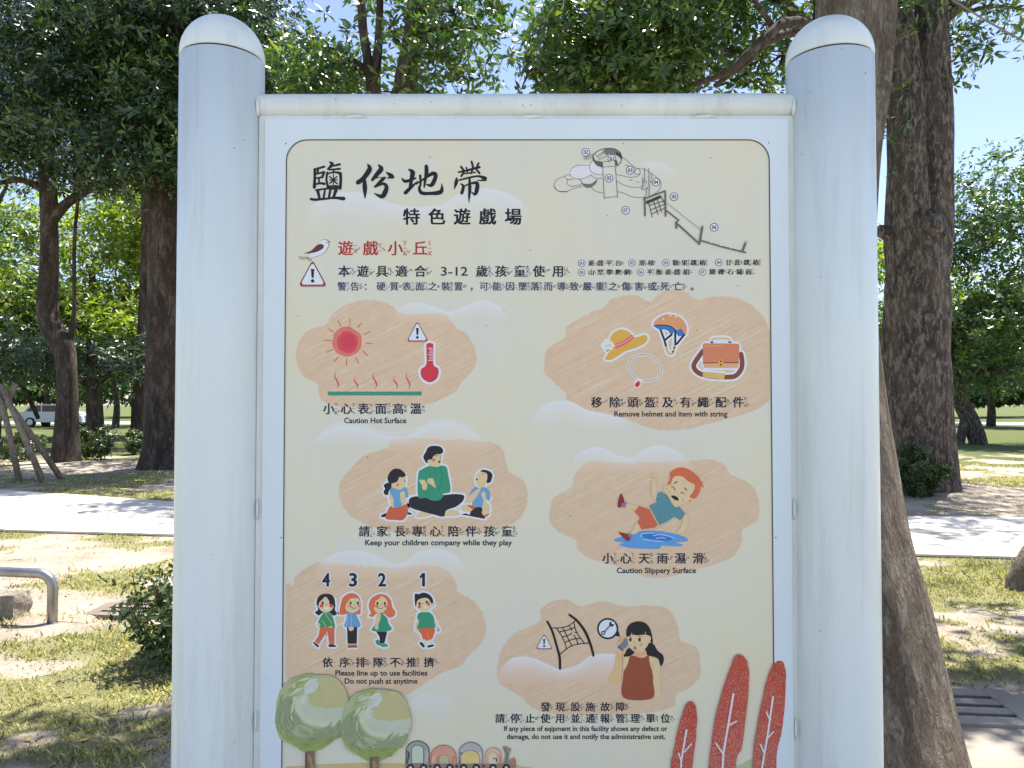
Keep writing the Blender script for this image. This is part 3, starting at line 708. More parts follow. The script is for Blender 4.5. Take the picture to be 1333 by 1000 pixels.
def badge(x, y, r_, t):
    b = Art(y=YP-.0009); b.ell(x, y, r_, r_, (62, 62, 104)); b.ell(x, y, r_*.84, r_*.84, (206, 212, 226))
    _want(t, .03); b.items.append(('f', (t, .03), (x-r_*.54, x+r_*.54, y+r_*.40, r_*.82), (26, 26, 60))); emit(b, 'number_badge')
for x, y, t in [(757.1,342.8,'01'),(822.6,342.5,'02'),(866.8,342.3,'03'),(935.7,341.9,'04'),(757.1,354.8,'05'),(833.6,354.5,'06'),(914.5,354.2,'07')]: badge(x, y, 4.7, t)
for x, y, t in [(762.5,198.3,'02'),(796.5,206.8,'01'),(820.3,222,'03'),(792.8,232.2,'02'),(814.3,274,'07'),(853.8,237.3,'04'),(877.2,256.2,'05'),(929.5,296,'06')]: badge(x, y, 5.5, t)
EN = (20, 32, 54)
def eng(t, x0, x1, yb, cap): a_ = Art(y=YP-.0006); a_.fit(t, x0, x1, yb, cap, EN, .022); emit(a_, 'english_lettering')
cjk('rule_lettering', '小心表面高溫', [428,450.9,473.2,495.8,518.3,541.4], 532.2, 15.2, EN, 'ㄒㄧㄠˇ ㄒㄧㄣ ㄅㄧㄠˇ ㄇㄧㄢˋ ㄍㄠ ㄨㄣ')
eng('Caution Hot Surface', 448, 529, 550.9, 6.9)
cjk('rule_lettering', '移除頭盔及有繩配件', [776.7,800.2,823.9,846.1,869.1,892.3,915,938.2,960.9], 523.8, 14.8, EN, 'ㄧˊ ㄔㄨˊ ㄊㄡˊ ㄎㄨㄟ ㄐㄧˊ ㄧㄡˇ ㄕㄥˊ ㄆㄟˋ ㄐㄧㄢˋ')
eng('Remove helmet and item with string', 799.7, 946.9, 542.2, 6.8)
cjk('rule_lettering', '請家長專心陪伴孩童', [474.3,497.5,520.9,543.4,566.6,590.2,613.4,636.8,660], 691.8, 14.8, EN, 'ㄑㄧㄥˇ ㄐㄧㄚ ㄓㄤˇ ㄓㄨㄢ ㄒㄧㄣ ㄆㄟˊ ㄅㄢˋ ㄏㄞˊ ㄊㄨㄥˊ')
eng('Keep your children company while they play', 475.4, 666.7, 709.8, 7.0)
cjk('rule_lettering', '小心天雨濕滑', [791.3,814.5,838.5,862.2,885.7,908.9], 726.9, 15, EN, 'ㄒㄧㄠˇ ㄒㄧㄣ ㄊㄧㄢ ㄩˇ ㄕ ㄏㄨㄚˊ')
eng('Caution Slippery Surface', 802.8, 906, 746, 6.9)
cjk('rule_lettering', '依序排隊不推擠', [426.6,448.6,469.8,492.2,514.5,535.7,558.3], 862.3, 13.8, EN, 'ㄧ ㄒㄩˋ ㄆㄞˊ ㄉㄨㄟˋ ㄅㄨˋ ㄊㄨㄟ ㄐㄧˇ')
eng('Please line up to use facilities', 436.5, 556.3, 879.4, 6.8); eng('Do not push at anytime', 448.6, 543.5, 889.9, 6.8)
cjk('rule_lettering', '發現設施故障', [710,729.3,749,768.4,787.8,807.5], 920.2, 12.8, EN, 'ㄈㄚ ㄒㄧㄢˋ ㄕㄜˋ ㄕ ㄍㄨˋ ㄓㄤˋ')
cjk('rule_lettering', '請停止使用並通報管理單位', [650.9,670.6,690,710,729.3,749,768.4,787.5,807.5,826.9,846.8,866.2], 935.3, 12.8, EN, 'ㄑㄧㄥˇ ㄊㄧㄥˊ ㄓˇ ㄕˇ ㄩㄥˋ ㄅㄧㄥˋ ㄊㄨㄥ ㄅㄠˋ ㄍㄨㄢˇ ㄌㄧˇ ㄉㄢ ㄨㄟˋ')
eng('If any piece of eqipment in this facility shows any defect or', 656.1, 869, 951.6, 6.4)
eng('damage, do not use it and notify the administrative unit.', 659.8, 865.9, 962, 6.4)

# ---- pictures
SK = (214, 184, 150); SKd = (196, 162, 126); HAIR = (28, 28, 38); GRN = (46, 138, 112); BLU = (92, 150, 196); ORG = (178, 92, 66); WHT = (208, 216, 226)
def warn(a_, cx, cy, hw, top, bot, bw, red=(122, 36, 46)):
    """rounded warning triangle with an exclamation mark, in the Art's own units"""
    def tri(e): 
        A, B, D_ = (cx, top-e), (cx+hw+e*.87, bot+e*.5), (cx-hw-e*.87, bot+e*.5); out = []; r_ = hw*.14
        for p, q_, n_ in ((D_, A, B), (A, B, D_), (B, D_, A)):
            P0 = np.array(q_); u = np.array(p)-P0; u /= np.linalg.norm(u); v_ = np.array(n_)-P0; v_ /= np.linalg.norm(v_)
            out += [tuple(P0+u*r_*1.7), tuple(P0+(u+v_)*r_*.55), tuple(P0+v_*r_*1.7)]
        return out
    a_.poly([(x+hw*.03, y+hw*.10) for x, y in tri(bw)], (150, 120, 122), False, False)
    a_.poly(tri(bw), red, False); a_.poly(tri(-bw*.35), (212, 216, 230), False)
    H = bot-top
    a_.poly([(cx-H*.075, top+H*.32), (cx+H*.075, top+H*.32), (cx+H*.045, top+H*.70), (cx-H*.045, top+H*.70)], HAIR, False); a_.ell(cx, top+H*.83, H*.075, H*.075, HAIR)
# bird and big warning triangle
a = Art(Zm(380, 300, 10), y=YP-.0006)
warn(a, 270, 0, 165, 405, 710, 22)
b_ = [(200,355),(235,310),(300,230),(350,160),(400,122),(450,118),(480,150),(478,205),(440,270),(380,320),(300,350),(235,365)]
a.poly([(x+(x-340)*.02, y) for x, y in b_], (120, 52, 48)); a.poly([(x+(340-x)*.035, y+(240-y)*.045) for x, y in b_], (214, 214, 226))
a.poly([(160,300),(250,265),(320,200),(370,178),(415,195),(405,235),(340,275),(260,295)], (84, 50, 44))
a.ell(455, 160, 7, 7, HAIR); a.line([(475,140),(498,152)], 8, (70, 40, 40))
a.line([(205,350),(140,355),(95,340)], 7, (90, 45, 45)); a.line([(210,368),(150,378),(95,362)], 7, (120, 50, 45))
a.line([(210,370),(235,405)], 7, HAIR); a.line([(235,362),(255,395)], 7, HAIR)
emit(a, 'warning_emblem')
# playground drawing
a = Art(Zm(715, 185, 10), y=YP-.0007); LN = (70, 80, 84)
a.poly([(265,400),(300,340),(380,305),(520,300),(560,340),(540,425),(480,462),(400,480),(310,465)], (192, 206, 220))
a.poly([(525,330),(560,240),(620,310),(700,335),(690,425),(600,415),(540,380)], (192, 206, 220))
for L_ in ([(265,400),(300,340),(380,305),(520,305)], [(560,240),(525,300),(525,340),(545,385),(600,415),(690,425)], [(265,420),(310,465),(400,482),(480,462),(545,425)], [(540,430),(600,470),(690,478)],
  [(875,425),(950,440),(1050,460),(1150,445),(1185,400),(1170,360),(1130,340)], [(880,510),(960,555),(1050,585),(1150,590),(1260,560)], [(890,645),(980,670),(1080,715),(1230,725)],
  [(940,190),(1010,240),(1070,300),(1130,340),(1240,360),(1330,410),(1380,450),(1440,500),(1455,550),(1430,620),(1390,660),(1340,690)],
  [(60,560),(80,510),(130,470),(200,450)], [(60,560),(80,610),(130,640),(230,640),(330,600),(430,575)], [(70,580),(100,630),(160,650),(240,648)], [(270,425),(215,430),(205,455),(225,482),(320,492)],
  [(240,490),(232,540),(280,575),(350,570),(425,540),(410,500),(380,490)], [(545,590),(600,640),(700,665)], [(985,305),(1010,300),(1040,320)], [(1040,500),(1060,492),(1080,500)], [(1135,522),(1175,522)], [(1130,340),(1110,400),(1130,425),(1180,410)]):
    a.line(L_, 6, LN, True)
a.poly([(410,505),(440,540),(540,545),(600,505),(628,488),(600,550),(520,597),(450,578)], (96, 104, 104))
a.poly([(572,180),(600,240),(690,262),(700,330),(630,312),(585,265)], (84, 90, 88)); a.poly([(700,112),(780,84),(870,96),(925,150),(938,215),(880,172),(800,162),(735,152)], (104, 108, 106))
a.poly([(862,130),(925,150),(940,230),(905,190),(868,172)], (54, 58, 60), False); a.poly([(860,225),(888,258),(888,312),(860,300)], (84, 88, 86), False)
a.line([(572,250),(568,180),(600,140),(680,98),(770,84),(860,95),(920,140),(942,200),(930,260),(880,318)], 9, (50, 54, 58), True)
a.line([(590,150),(640,210),(700,150),(760,165)], 6, LN); a.line([(640,235),(760,175)], 6, LN); a.line([(620,190),(700,130)], 6, LN)
a.poly([(695,262),(855,262),(855,315),(700,325)], (188, 196, 184), False)
a.line([(690,262),(780,250),(860,240)], 6, LN, True); a.line([(700,330),(780,318),(860,315)], 5, LN); a.line([(692,262),(716,742)], 7, LN); a.line([(855,262),(890,720)], 7, LN); a.line([(716,726),(888,712)], 6, LN)
for x, y0, y1 in ((1215,470,600),(1240,340,520),(1295,350,560),(1330,410,480),(1262,600,700),(1300,560,720)): a.line([(x,y0),(x,y1)], 12, (120, 128, 130))
for x, y in ((1217,612),(1290,600),(1245,522),(1330,520)): a.ell(x, y, 22, 16, LN); a.ell(x, y, 14, 9, (190, 196, 192))
a.line([(445,210),(560,160)], 6, LN); a.line([(450,228),(565,182)], 6, LN); a.line([(470,240),(572,205)], 5, (130, 130, 110))
a.z = Zm(845, 225, 10); G1 = (92, 98, 98)
a.line([(-60,320),(-55,560)], 24, G1); a.line([(-70,345),(205,240)], 22, G1); a.line([(207,240),(212,565)], 24, G1); a.poly([(-40,372),(150,292),(148,335),(-40,412)], (52, 56, 60), False)
for L_ in ([(-10,380),(40,580)], [(50,360),(115,545)], [(100,340),(165,520)], [(148,300),(198,400)], [(-4,430),(195,368)], [(10,490),(200,412)], [(30,540),(205,458)]): a.line(L_, 9, (50, 54, 58))
for L_, w_ in (([(215,490),(385,622)],20), ([(345,650),(650,925)],24), ([(352,650),(352,720)],28), ([(380,620),(345,655)],18), ([(230,400),(665,742)],6), ([(692,700),(650,930)],30), ([(670,885),(960,970),(1250,1040)],22), ([(1258,905),(1215,1010)],30)): a.line(L_, w_, G1)
for x, y in ((705,865),(808,905),(930,940),(1065,975)): a.ell(x, y, 18, 14, (200, 206, 204))
a.ell(1262, 908, 16, 14, (160, 166, 166)); a.ell(694, 695, 14, 12, (160, 166, 166))
emit(a, 'playground_drawing')
# sun, steam and thermometer
a = Art(Zm(410, 400, 10)); rr = random.Random(3)
a.poly([(420+ (195+rr.uniform(-14,12))*math.cos(t), 452+(195+rr.uniform(-14,12))*math.sin(t)) for t in np.linspace(0, 6.283, 22, endpoint=False)], (196, 112, 104), False)
a.poly([(425+ (136+rr.uniform(-8,8))*math.cos(t), 455+(142+rr.uniform(-8,8))*math.sin(t)) for t in np.linspace(0, 6.283, 16, endpoint=False)], (186, 72, 88), False)
a.ell(430, 450, 92, 98, (182, 62, 82))
for L_ in ([(455,150),(455,235)],[(302,180),(335,245)],[(178,280),(245,325)],[(125,432),(205,434)],[(152,585),(230,553)],[(252,705),(305,648)],[(412,755),(412,675)],[(570,730),(530,655)],[(690,628),(620,573)],[(745,475),(660,468)],[(712,322),(638,355)],[(610,205),(555,262)]): a.line(L_, 12, (176, 104, 78))
emit(a, 'sun_picture')
a = Art(Zm(370, 380, 4.166))
for x, y0 in ((285,430),(390,460),(492,432),(605,456),(672,434)):
    H = 525-y0; a.brush([(x-4,y0,1.5),(x-11,y0+H*.3,6),(x+4,y0+H*.6,9),(x+9,y0+H*.8,7),(x+2,y0+H,2)], (186, 88, 74))
a.poly([(236,541),(745,541),(745,562),(236,562)], (58, 138, 112), False); emit(a, 'hot_surface_picture')
a = Art(Zm(480, 410, 10), halo=3.0)
a.poly([(750,640),(750,400),(770,372),(796,365),(822,372),(842,400),(842,640),(905,700),(905,790),(865,850),(796,878),(725,850),(682,790),(682,705)], (180, 52, 70))
for k in range(9): a.line([(772 if k in (0,4,8) else 790, 433+k*20), (832,433+k*20)], 7, WHT, halo=False)
emit(a, 'thermometer_picture')
a = Art(Zm(480, 410, 10), y=YP-.0016); warn(a, 634, 0, 128, 95, 335, 12); emit(a, 'warning_emblem')
# hat, helmet, necklace, bag
a = Art(Zm(780, 400, 10), halo=2.6); HT = (196, 160, 74)
a.poly([(78,670),(110,610),(160,530),(140,420),(170,350),(240,300),(320,292),(400,330),(445,390),(520,380),(590,360),(628,385),(620,440),(560,495),(460,535),(350,570),(260,625),(170,680),(105,688)], HT)
a.poly([(200,480),(290,450),(370,400),(420,360),(452,392),(400,450),(300,505),(215,530)], (196, 96, 104), halo=False); a.line([(205,505),(300,468),(370,430),(436,378)], 8, (220, 190, 180), True, False)
for k in range(6): t = k*1.05; a.ell(125+48*math.cos(t), 500+42*math.sin(t), 30, 24, (204, 210, 204))
a.ell(135, 495, 18, 15, (206, 180, 110)); a.line([(95,570),(125,560)], 14, (90, 100, 130)); a.ell(95, 505, 7, 6, (80, 100, 140)); emit(a, 'hat_picture')
a = Art(Zm(780, 400, 10), halo=2.6)
a.poly([(712,225),(745,160),(830,105),(930,92),(1040,125),(1110,190),(1140,270),(1130,360),(1100,350),(1060,285),(990,300),(900,235)], (196, 146, 106))
a.poly([(708,238),(800,230),(900,236),(970,275),(1010,300),(1055,280),(1085,300),(1105,350),(1085,370),(1030,375),(985,310),(960,345),(935,365),(900,310),(850,290),(780,290)], (52, 112, 180))
a.line([(708,240),(800,234),(900,240),(960,270),(995,310)], 12, (26, 34, 60), True)
for L_ in ([(800,300),(850,432)],[(940,360),(855,428)],[(990,310),(990,480)],[(1105,360),(1010,478)],[(850,440),(872,515)]): a.line(L_, 26, (28, 30, 46))
a.line([(870,520),(895,590),(935,612),(965,585),(990,500)], 24, (204, 160, 108), True)
a.line([(990,485),(960,590)], 22, (204, 160, 108)); 
for x, y in ((990,487),(975,528),(958,580)): a.ell(x, y, 14, 11, (28, 30, 46))
for x, y in ((835,155),(925,108),(995,128)): a.ell(x, y, 12, 12, (224, 216, 204))
emit(a, 'helmet_picture')
a = Art(Zm(780, 400, 10))
cpts = [(545,620),(440,650),(378,740),(400,830),(500,940),(600,955),(700,945),(790,900),(812,810),(770,710),(670,640),(590,618)]
a.line(catmull(cpts, True, 4), 36, (206, 216, 220)); a.line(catmull(cpts, True, 4), 14, (150, 156, 160)); a.line([(500,940),(560,965)], 30, (206, 216, 220))
a.ell(495, 1000, 46, 56, (206, 216, 222)); a.poly([(520,960),(528,1010),(500,1040),(468,1030),(472,990)], (176, 40, 56)); emit(a, 'necklace_picture')
a = Art(Zm(880, 420, 10), halo=2.8); BR = (116, 66, 52)
a.line([(350,370),(270,480),(230,560),(260,630),(350,680),(500,705),(680,710),(780,690),(850,600),(860,500),(845,410)], 62, BR, True)
a.poly([(350,640),(635,662),(628,745),(348,712)], (206, 168, 104), False); a.line([(465,250),(480,215),(560,208),(670,212),(700,250)], 26, (206, 176, 124), True)
a.poly([(350,280),(380,270),(800,275),(822,300),(820,530),(805,585),(790,592),(370,590),(355,560)], (204, 158, 128), False)
a.poly([(348,285),(370,270),(805,275),(825,295),(815,522),(350,522)], (184, 122, 94), False); a.line([(375,310),(620,300)], 14, (200, 146, 108), halo=False)
a.line([(352,526),(812,522)], 11, (80, 44, 40), halo=False); a.ell(583, 535, 36, 58, (204, 160, 76), halo=False); a.ell(583, 505, 14, 14, (100, 70, 40), halo=False); a.ell(583, 550, 12, 12, (60, 40, 30), halo=False)
a.line([(455,258),(478,258)], 18, HAIR, halo=False); a.line([(688,258),(712,258)], 18, HAIR, halo=False); emit(a, 'bag_picture')
# sitting group
a = Art(Zm(485, 575, 10), halo=2.4)
a.poly([(595,930),(680,900),(800,930),(700,975),(570,985)], SK); a.poly([(940,930),(1000,890),(1110,905),(1125,960),(940,970)], SK)
a.poly([(470,790),(490,735),(560,712),(640,715),(930,695),(1060,682),(1160,690),(1195,715),(1170,780),(1080,850),(960,895),(925,975),(800,950),(560,885),(490,850)], (30, 34, 46))
a.poly([(745,315),(830,330),(900,310),(965,335),(985,430),(1010,560),(1012,640),(990,665),(920,680),(915,720),(860,765),(770,765),(690,730),(620,740),(590,690),(585,560),(600,400),(640,360)], GRN)
for L_ in ([(815,330),(818,440)],[(885,330),(905,460),(870,600),(862,650)],[(760,400),(745,500)]): a.line(L_, 7, (30, 104, 86), True, False)
a.poly([(655,620),(640,560),(612,520),(650,495),(700,530),(712,580),(700,625)], SK, halo=False); a.poly([(820,600),(760,560),(715,530),(725,490),(785,478),(812,560)], SK, halo=False)
for k in range(4): a.line([(625+k*20,520),(606+k*24,498)], 10, SK, halo=False); a.line([(735+k*18,495),(722+k*18,480)], 10, SK, halo=False)
a.poly([(715,190),(820,165),(890,160),(893,230),(880,290),(850,320),(790,325),(742,310),(735,270),(712,255)], SK)
a.poly([(660,200),(690,140),(720,80),(780,55),(870,62),(912,95),(915,140),(880,162),(830,165),(790,195),(770,230),(720,240),(718,278),(695,270)], HAIR)
a.ell(795, 238, 22, 20, (178, 112, 84), halo=False); a.ell(870, 262, 16, 14, (50, 34, 34), halo=False); a.line([(885,190),(893,235)], 9, (178, 112, 84), halo=False); a.line([(820,185),(845,182)], 8, HAIR, halo=False)
emit(a, 'parent_picture')
a = Art(Zm(485, 575, 10), halo=2.4)
a.poly([(112,960),(180,930),(180,975),(120,982)], HAIR); a.poly([(450,915),(512,935),(500,950),(450,945)], HAIR)
a.poly([(230,840),(340,850),(440,815),(462,880),(455,940),(420,1000),(380,1025),(300,1020),(200,1015),(170,980)], ORG)
a.poly([(215,700),(255,640),(275,760),(285,860),(240,830)], SK); a.poly([(250,590),(340,625),(410,585),(450,620),(462,720),(425,725),(400,690),(380,830),(345,852),(280,845),(270,740),(225,655)], BLU)
a.poly([(365,660),(420,660),(425,790),(395,830),(365,760)], SK, halo=False)
a.poly([(240,540),(330,440),(425,450),(432,520),(415,590),(345,628),(270,600),(235,575)], SK)
a.poly([(195,470),(225,400),(280,355),(350,355),(405,395),(432,440),(390,465),(350,460),(320,520),(240,545),(205,520)], HAIR)
a.poly([(145,575),(180,540),(240,540),(245,590),(215,640),(200,690),(160,690),(145,650),(165,610)], HAIR); a.ell(328, 562, 18, 17, (186, 122, 76), halo=False); a.ell(420, 515, 8, 12, (130, 70, 60), halo=False)
emit(a, 'child_picture')
a = Art(Zm(560, 590, 10), halo=2.4)
a.poly([(395,700),(450,672),(560,680),(620,700),(600,760),(500,760),(430,755)], SK); a.poly([(480,675),(590,690),(600,740),(540,720)], (190, 84, 66), halo=False)
a.poly([(600,800),(680,760),(765,780),(750,815),(700,830)], (190, 84, 66)); a.poly([(685,680),(760,660),(778,740),(750,790),(690,800),(670,740)], SK)
a.poly([(410,800),(470,785),(510,800),(540,745),(640,690),(680,730),(670,790),(720,850),(600,835),(500,815)], (34, 32, 38))
a.poly([(600,440),(640,455),(700,440),(770,490),(780,600),(745,615),(720,560),(700,620),(680,690),(600,700),(545,670),(560,590),(505,560),(540,480)], BLU)
a.poly([(505,560),(640,455),(655,480),(560,620),(500,640)], SK, halo=False); a.poly([(665,540),(690,500),(720,520),(725,620),(760,680),(690,690),(690,610)], SK, halo=False)
a.poly([(600,300),(650,240),(740,245),(770,300),(740,380),(700,440),(640,440),(600,390)], SK)
a.poly([(655,235),(700,215),(770,235),(810,280),(800,340),(780,380),(735,385),(745,310),(730,260)], HAIR); a.ell(607, 342, 11, 14, HAIR, halo=False); a.ell(690, 270, 13, 8, (170, 110, 90), halo=False)
emit(a, 'child_picture')
# slipping boy
a = Art(Zm(790, 640, 10)); PB = (78, 146, 208)
a.poly([(90,625),(180,590),(330,560),(420,520),(520,508),(700,515),(880,548),(1000,585),(1060,630),(1000,655),(900,665),(990,690),(930,715),(720,705),(680,745),(450,745),(270,730),(160,690),(220,665),(120,650)], PB)
a.poly([(470,550),(600,548),(760,580),(860,600),(800,640),(640,630),(500,605)], (48, 108, 188))
for L_ in ([(440,590),(460,550),(600,540)],[(600,575),(700,560),(800,580),(880,610)],[(640,610),(720,600),(760,615)],[(480,625),(600,640),(720,650)]): a.line(L_, 10, (150, 196, 230), True)
emit(a, 'puddle_picture')
a = Art(Zm(790, 600, 10), y=YP-.0020)
a.poly([(580,190),(630,175),(655,215),(635,290),(645,400),(650,500),(600,470),(575,380),(585,280)], SK); a.line([(590,200),(600,225),(640,220)], 8, (196, 110, 96))
a.poly([(235,560),(360,570),(420,600),(400,660),(330,620),(230,605)], SK); a.poly([(400,790),(440,880),(370,950),(320,940),(350,870)], SK)
a.poly([(1000,670),(1050,730),(1050,840),(1000,920),(940,950),(900,925),(960,860),(985,780)], SK)
a.poly([(140,598),(150,500),(185,425),(222,500),(222,550),(190,600)], (118, 46, 36)); a.poly([(192,555),(258,530),(240,608),(188,602)], (118, 108, 160), False)
a.poly([(150,925),(200,935),(270,955),(305,1010),(270,1045),(205,990)], (118, 46, 36)); a.poly([(268,925),(338,975),(308,1012),(270,960)], (118, 108, 160), False)
a.poly([(360,660),(415,585),(500,615),(550,625),(600,730),(660,835),(620,870),(450,892),(395,795),(435,745)], (176, 96, 70), False)
a.poly([(550,580),(650,540),(635,500),(655,430),(700,400),(770,440),(850,560),(920,600),(925,575),(1020,690),(950,775),(880,725),(780,790),(685,835)], (74, 132, 148), False)
a.poly([(745,330),(800,310),(830,190),(930,180),(1060,230),(1150,320),(1120,450),(1060,520),(980,565),(900,600),(850,560),(790,450),(745,400)], SK)
a.poly([(795,305),(820,230),(825,150),(900,100),(980,88),(1080,120),(1170,190),(1215,260),(1215,370),(1180,450),(1135,490),(1075,470),(1120,400),(1140,310),(1060,270),(990,210),(920,195),(860,220),(830,300)], (182, 100, 66))
a.poly([(1215,290),(1245,262),(1240,300),(1260,350),(1220,330)], (182, 100, 66), False); a.poly([(1062,520),(1080,480),(1115,490),(1108,530),(1080,545)], SK); a.ell(1085, 515, 14, 16, (190, 130, 96))
a.poly([(832,460),(870,450),(920,475),(930,515),(880,505)], (40, 24, 28)); a.line([(875,290),(915,270)], 12, HAIR); a.line([(1010,350),(1035,385)], 12, HAIR)
a.line([(835,335),(870,345),(885,385)], 9, HAIR, True); a.line([(955,420),(980,408),(1005,428)], 9, HAIR, True); a.ell(805, 405, 14, 9, (196, 146, 116)); a.ell(990, 510, 16, 14, (196, 156, 126)); a.ell(778, 355, 10, 12, (190, 140, 110))
emit(a, 'slipping_boy_picture')
# queue of four
for x, t in ((424.6, '4'), (459.7, '3'), (497.4, '2'), (550.4, '1')):
    hw = 5.0 if t != '1' else 3.2; _want(t, 0.0)
    for nm, e, col, yy in (('number_outline', 2.7, (206, 216, 224), YP-.0008), ('queue_number', .75 if t != '1' else .45, (20, 28, 40), YP-.0014)):
        a = Art(y=yy)
        if t == '1':
            g_ = 1.9 if nm == 'number_outline' else 0
            a.poly([(x-4-g_, 750.2-g_), (x-.6, 746-g_), (x+2.9+g_, 746-g_), (x+2.9+g_, 763.4+g_), (x-.9-g_, 763.4+g_), (x-.9-g_, 751.5+g_), (x-4-g_, 753.2+g_)], col, False); emit(a, nm); continue
        a.items.append(('f', (t, 0.0), (x-hw+.5, x+hw-.5, 763, 16.6), col, [(e*math.cos(k*math.pi/4), e*.8*math.sin(k*math.pi/4)) for k in range(8)])); emit(a, nm)
def face(a_, cx, cy, s_, blush=(190, 60, 52)):
    for k in (-1, 1): a_.ell(cx+k*50*s_, cy, 14*s_, 21*s_, HAIR, halo=False); a_.ell(cx+k*64*s_, cy+38*s_, 25*s_, 20*s_, blush, halo=False)
    a_.ell(cx+2, cy+22*s_, 6, 6, HAIR, halo=False)
a = Art(Zm(400, 765, 10), halo=2.4)
a.poly([(100,320),(140,290),(150,200),(350,200),(360,290),(388,338),(340,365),(290,330),(200,330),(150,362)], HAIR); a.poly([(140,230),(165,160),(245,120),(330,180),(345,240),(310,300),(245,325),(180,300)], (216, 190, 158))
a.poly([(122,220),(130,150),(175,95),(240,80),(310,90),(352,140),(362,210),(345,235),(310,210),(275,160),(240,118),(190,160),(160,190),(142,238)], HAIR)
face(a, 250, 200, 1.0, (196, 66, 56)); a.poly([(210,265),(250,245),(290,265),(250,300)], (220, 214, 206), halo=False)
a.poly([(155,480),(145,440),(200,345),(240,328),(290,335),(330,380),(362,520),(300,525),(160,515)], (50, 138, 92)); a.line([(235,335),(320,470)], 6, (170, 200, 170), halo=False); a.line([(200,430),(245,510)], 6, (170, 200, 170), halo=False)
a.ell(150, 485, 20, 24, (216, 190, 158)); a.poly([(280,510),(320,500),(335,530),(300,545)], SK, halo=False)
a.poly([(165,515),(355,520),(352,745),(288,742),(262,570),(240,600),(150,738),(98,700),(150,620)], (186, 98, 70), False); a.poly([(85,705),(150,755),(135,775),(82,725)], HAIR); a.poly([(285,742),(350,745),(375,768),(285,770)], HAIR)
emit(a, 'queue_child_picture')
a = Art(Zm(400, 765, 10), halo=2.4)
a.poly([(420,340),(440,200),(470,120),(560,72),(640,90),(690,160),(695,290),(680,350),(560,330),(480,352)], (194, 104, 66)); a.poly([(500,240),(540,160),(600,138),(670,150),(688,230),(670,290),(590,330),(510,300)], (216, 190, 158), halo=False)
a.poly([(440,330),(448,200),(520,120),(570,130),(520,200),(495,260),(500,340)], (194, 104, 66), halo=False); face(a, 612, 200, .95, (196, 132, 92)); a.line([(565,250),(600,268),(640,262)], 7, HAIR, True, False)
a.poly([(530,335),(620,335),(650,380),(688,510),(492,512),(505,420)], (92, 148, 194)); a.line([(570,350),(572,500)], 6, (170, 196, 220), halo=False); a.line([(525,380),(512,500)], 6, (170, 196, 220), halo=False)
a.poly([(518,512),(650,512),(645,728),(525,728)], (30, 32, 38), False); a.poly([(540,512),(600,512),(605,545),(570,565),(545,550)], SK, halo=False); a.poly([(530,728),(640,728),(655,780),(530,785)], (150, 84, 62), False); a.line([(535,738),(635,738)], 14, (216, 176, 160), halo=False)
emit(a, 'queue_child_picture')
a = Art(Zm(400, 765, 10), halo=2.4)
a.poly([(800,370),(825,330),(800,250),(820,160),(890,100),(960,82),(1040,105),(1090,170),(1110,260),(1145,310),(1130,370),(1060,390),(1000,340),(900,340),(860,380)], (196, 108, 72)); a.poly([(860,230),(890,150),(960,110),(1030,160),(1045,240),(1010,300),(940,335),(880,300)], (216, 190, 158), halo=False)
a.poly([(850,250),(870,150),(930,100),(960,110),(930,150),(890,180),(872,260)], (196, 108, 72), halo=False); face(a, 962, 205, .95, (180, 120, 110)); a.line([(915,258),(950,272),(990,262)], 7, HAIR, True, False)
a.poly([(905,570),(1030,575),(1025,640),(1000,720),(950,720),(940,640)], (32, 30, 38)); a.poly([(930,340),(975,335),(1040,400),(1060,470),(1100,530),(1080,555),(1010,575),(900,570),(838,550),(880,480),(895,400)], (44, 138, 108))
a.poly([(905,350),(955,345),(950,420),(925,480),(925,540),(880,530),(890,440)], SK, halo=False)
a.poly([(890,690),(930,680),(955,740),(930,752),(900,730)], (52, 130, 116)); a.poly([(955,728),(1010,722),(1055,760),(1000,775),(955,760)], (60, 150, 124)); emit(a, 'queue_child_picture')
a = Art(Zm(475, 750, 10), halo=2.4)
a.poly([(665,350),(700,280),(840,290),(885,350),(860,420),(790,470),(730,460),(680,410)], (216, 190, 158)); a.poly([(655,385),(650,235),(700,235),(760,215),(830,235),(880,290),(890,350),(870,360),(820,290),(760,285),(710,300),(680,330),(665,390)], HAIR)
for x, y in ((712,358),(806,338)): a.ell(x, y, 14, 20, HAIR, halo=False)
for x, y in ((712,398),(828,362)): a.ell(x, y, 22, 22, (196, 92, 72), halo=False)
a.ell(755,355,6,6,HAIR,halo=False); a.ell(790,402,20,18,(226,214,200),halo=False); a.ell(890,370,16,22,SK)
a.poly([(690,560),(660,640),(665,700),(700,725),(715,690),(700,640),(715,580)], SK); a.line([(880,520),(930,640),(955,690)], 22, SK); a.ell(955,700,20,24,(170,140,150))
a.poly([(705,480),(780,470),(840,472),(890,520),(905,600),(900,685),(690,690),(705,590),(680,540)], GRN); a.poly([(705,690),(900,680),(895,770),(860,830),(770,835),(735,760)], (192, 98, 62)); a.line([(812,695),(825,820)], 5, (226, 150, 110), halo=False)
a.line([(775,835),(785,880)], 26, (216,206,186)); a.line([(850,835),(855,885)], 26, (216,206,186)); a.poly([(712,870),(740,860),(780,915),(755,925)], HAIR); a.poly([(818,905),(890,890),(890,912),(825,930)], HAIR); emit(a, 'queue_child_picture')
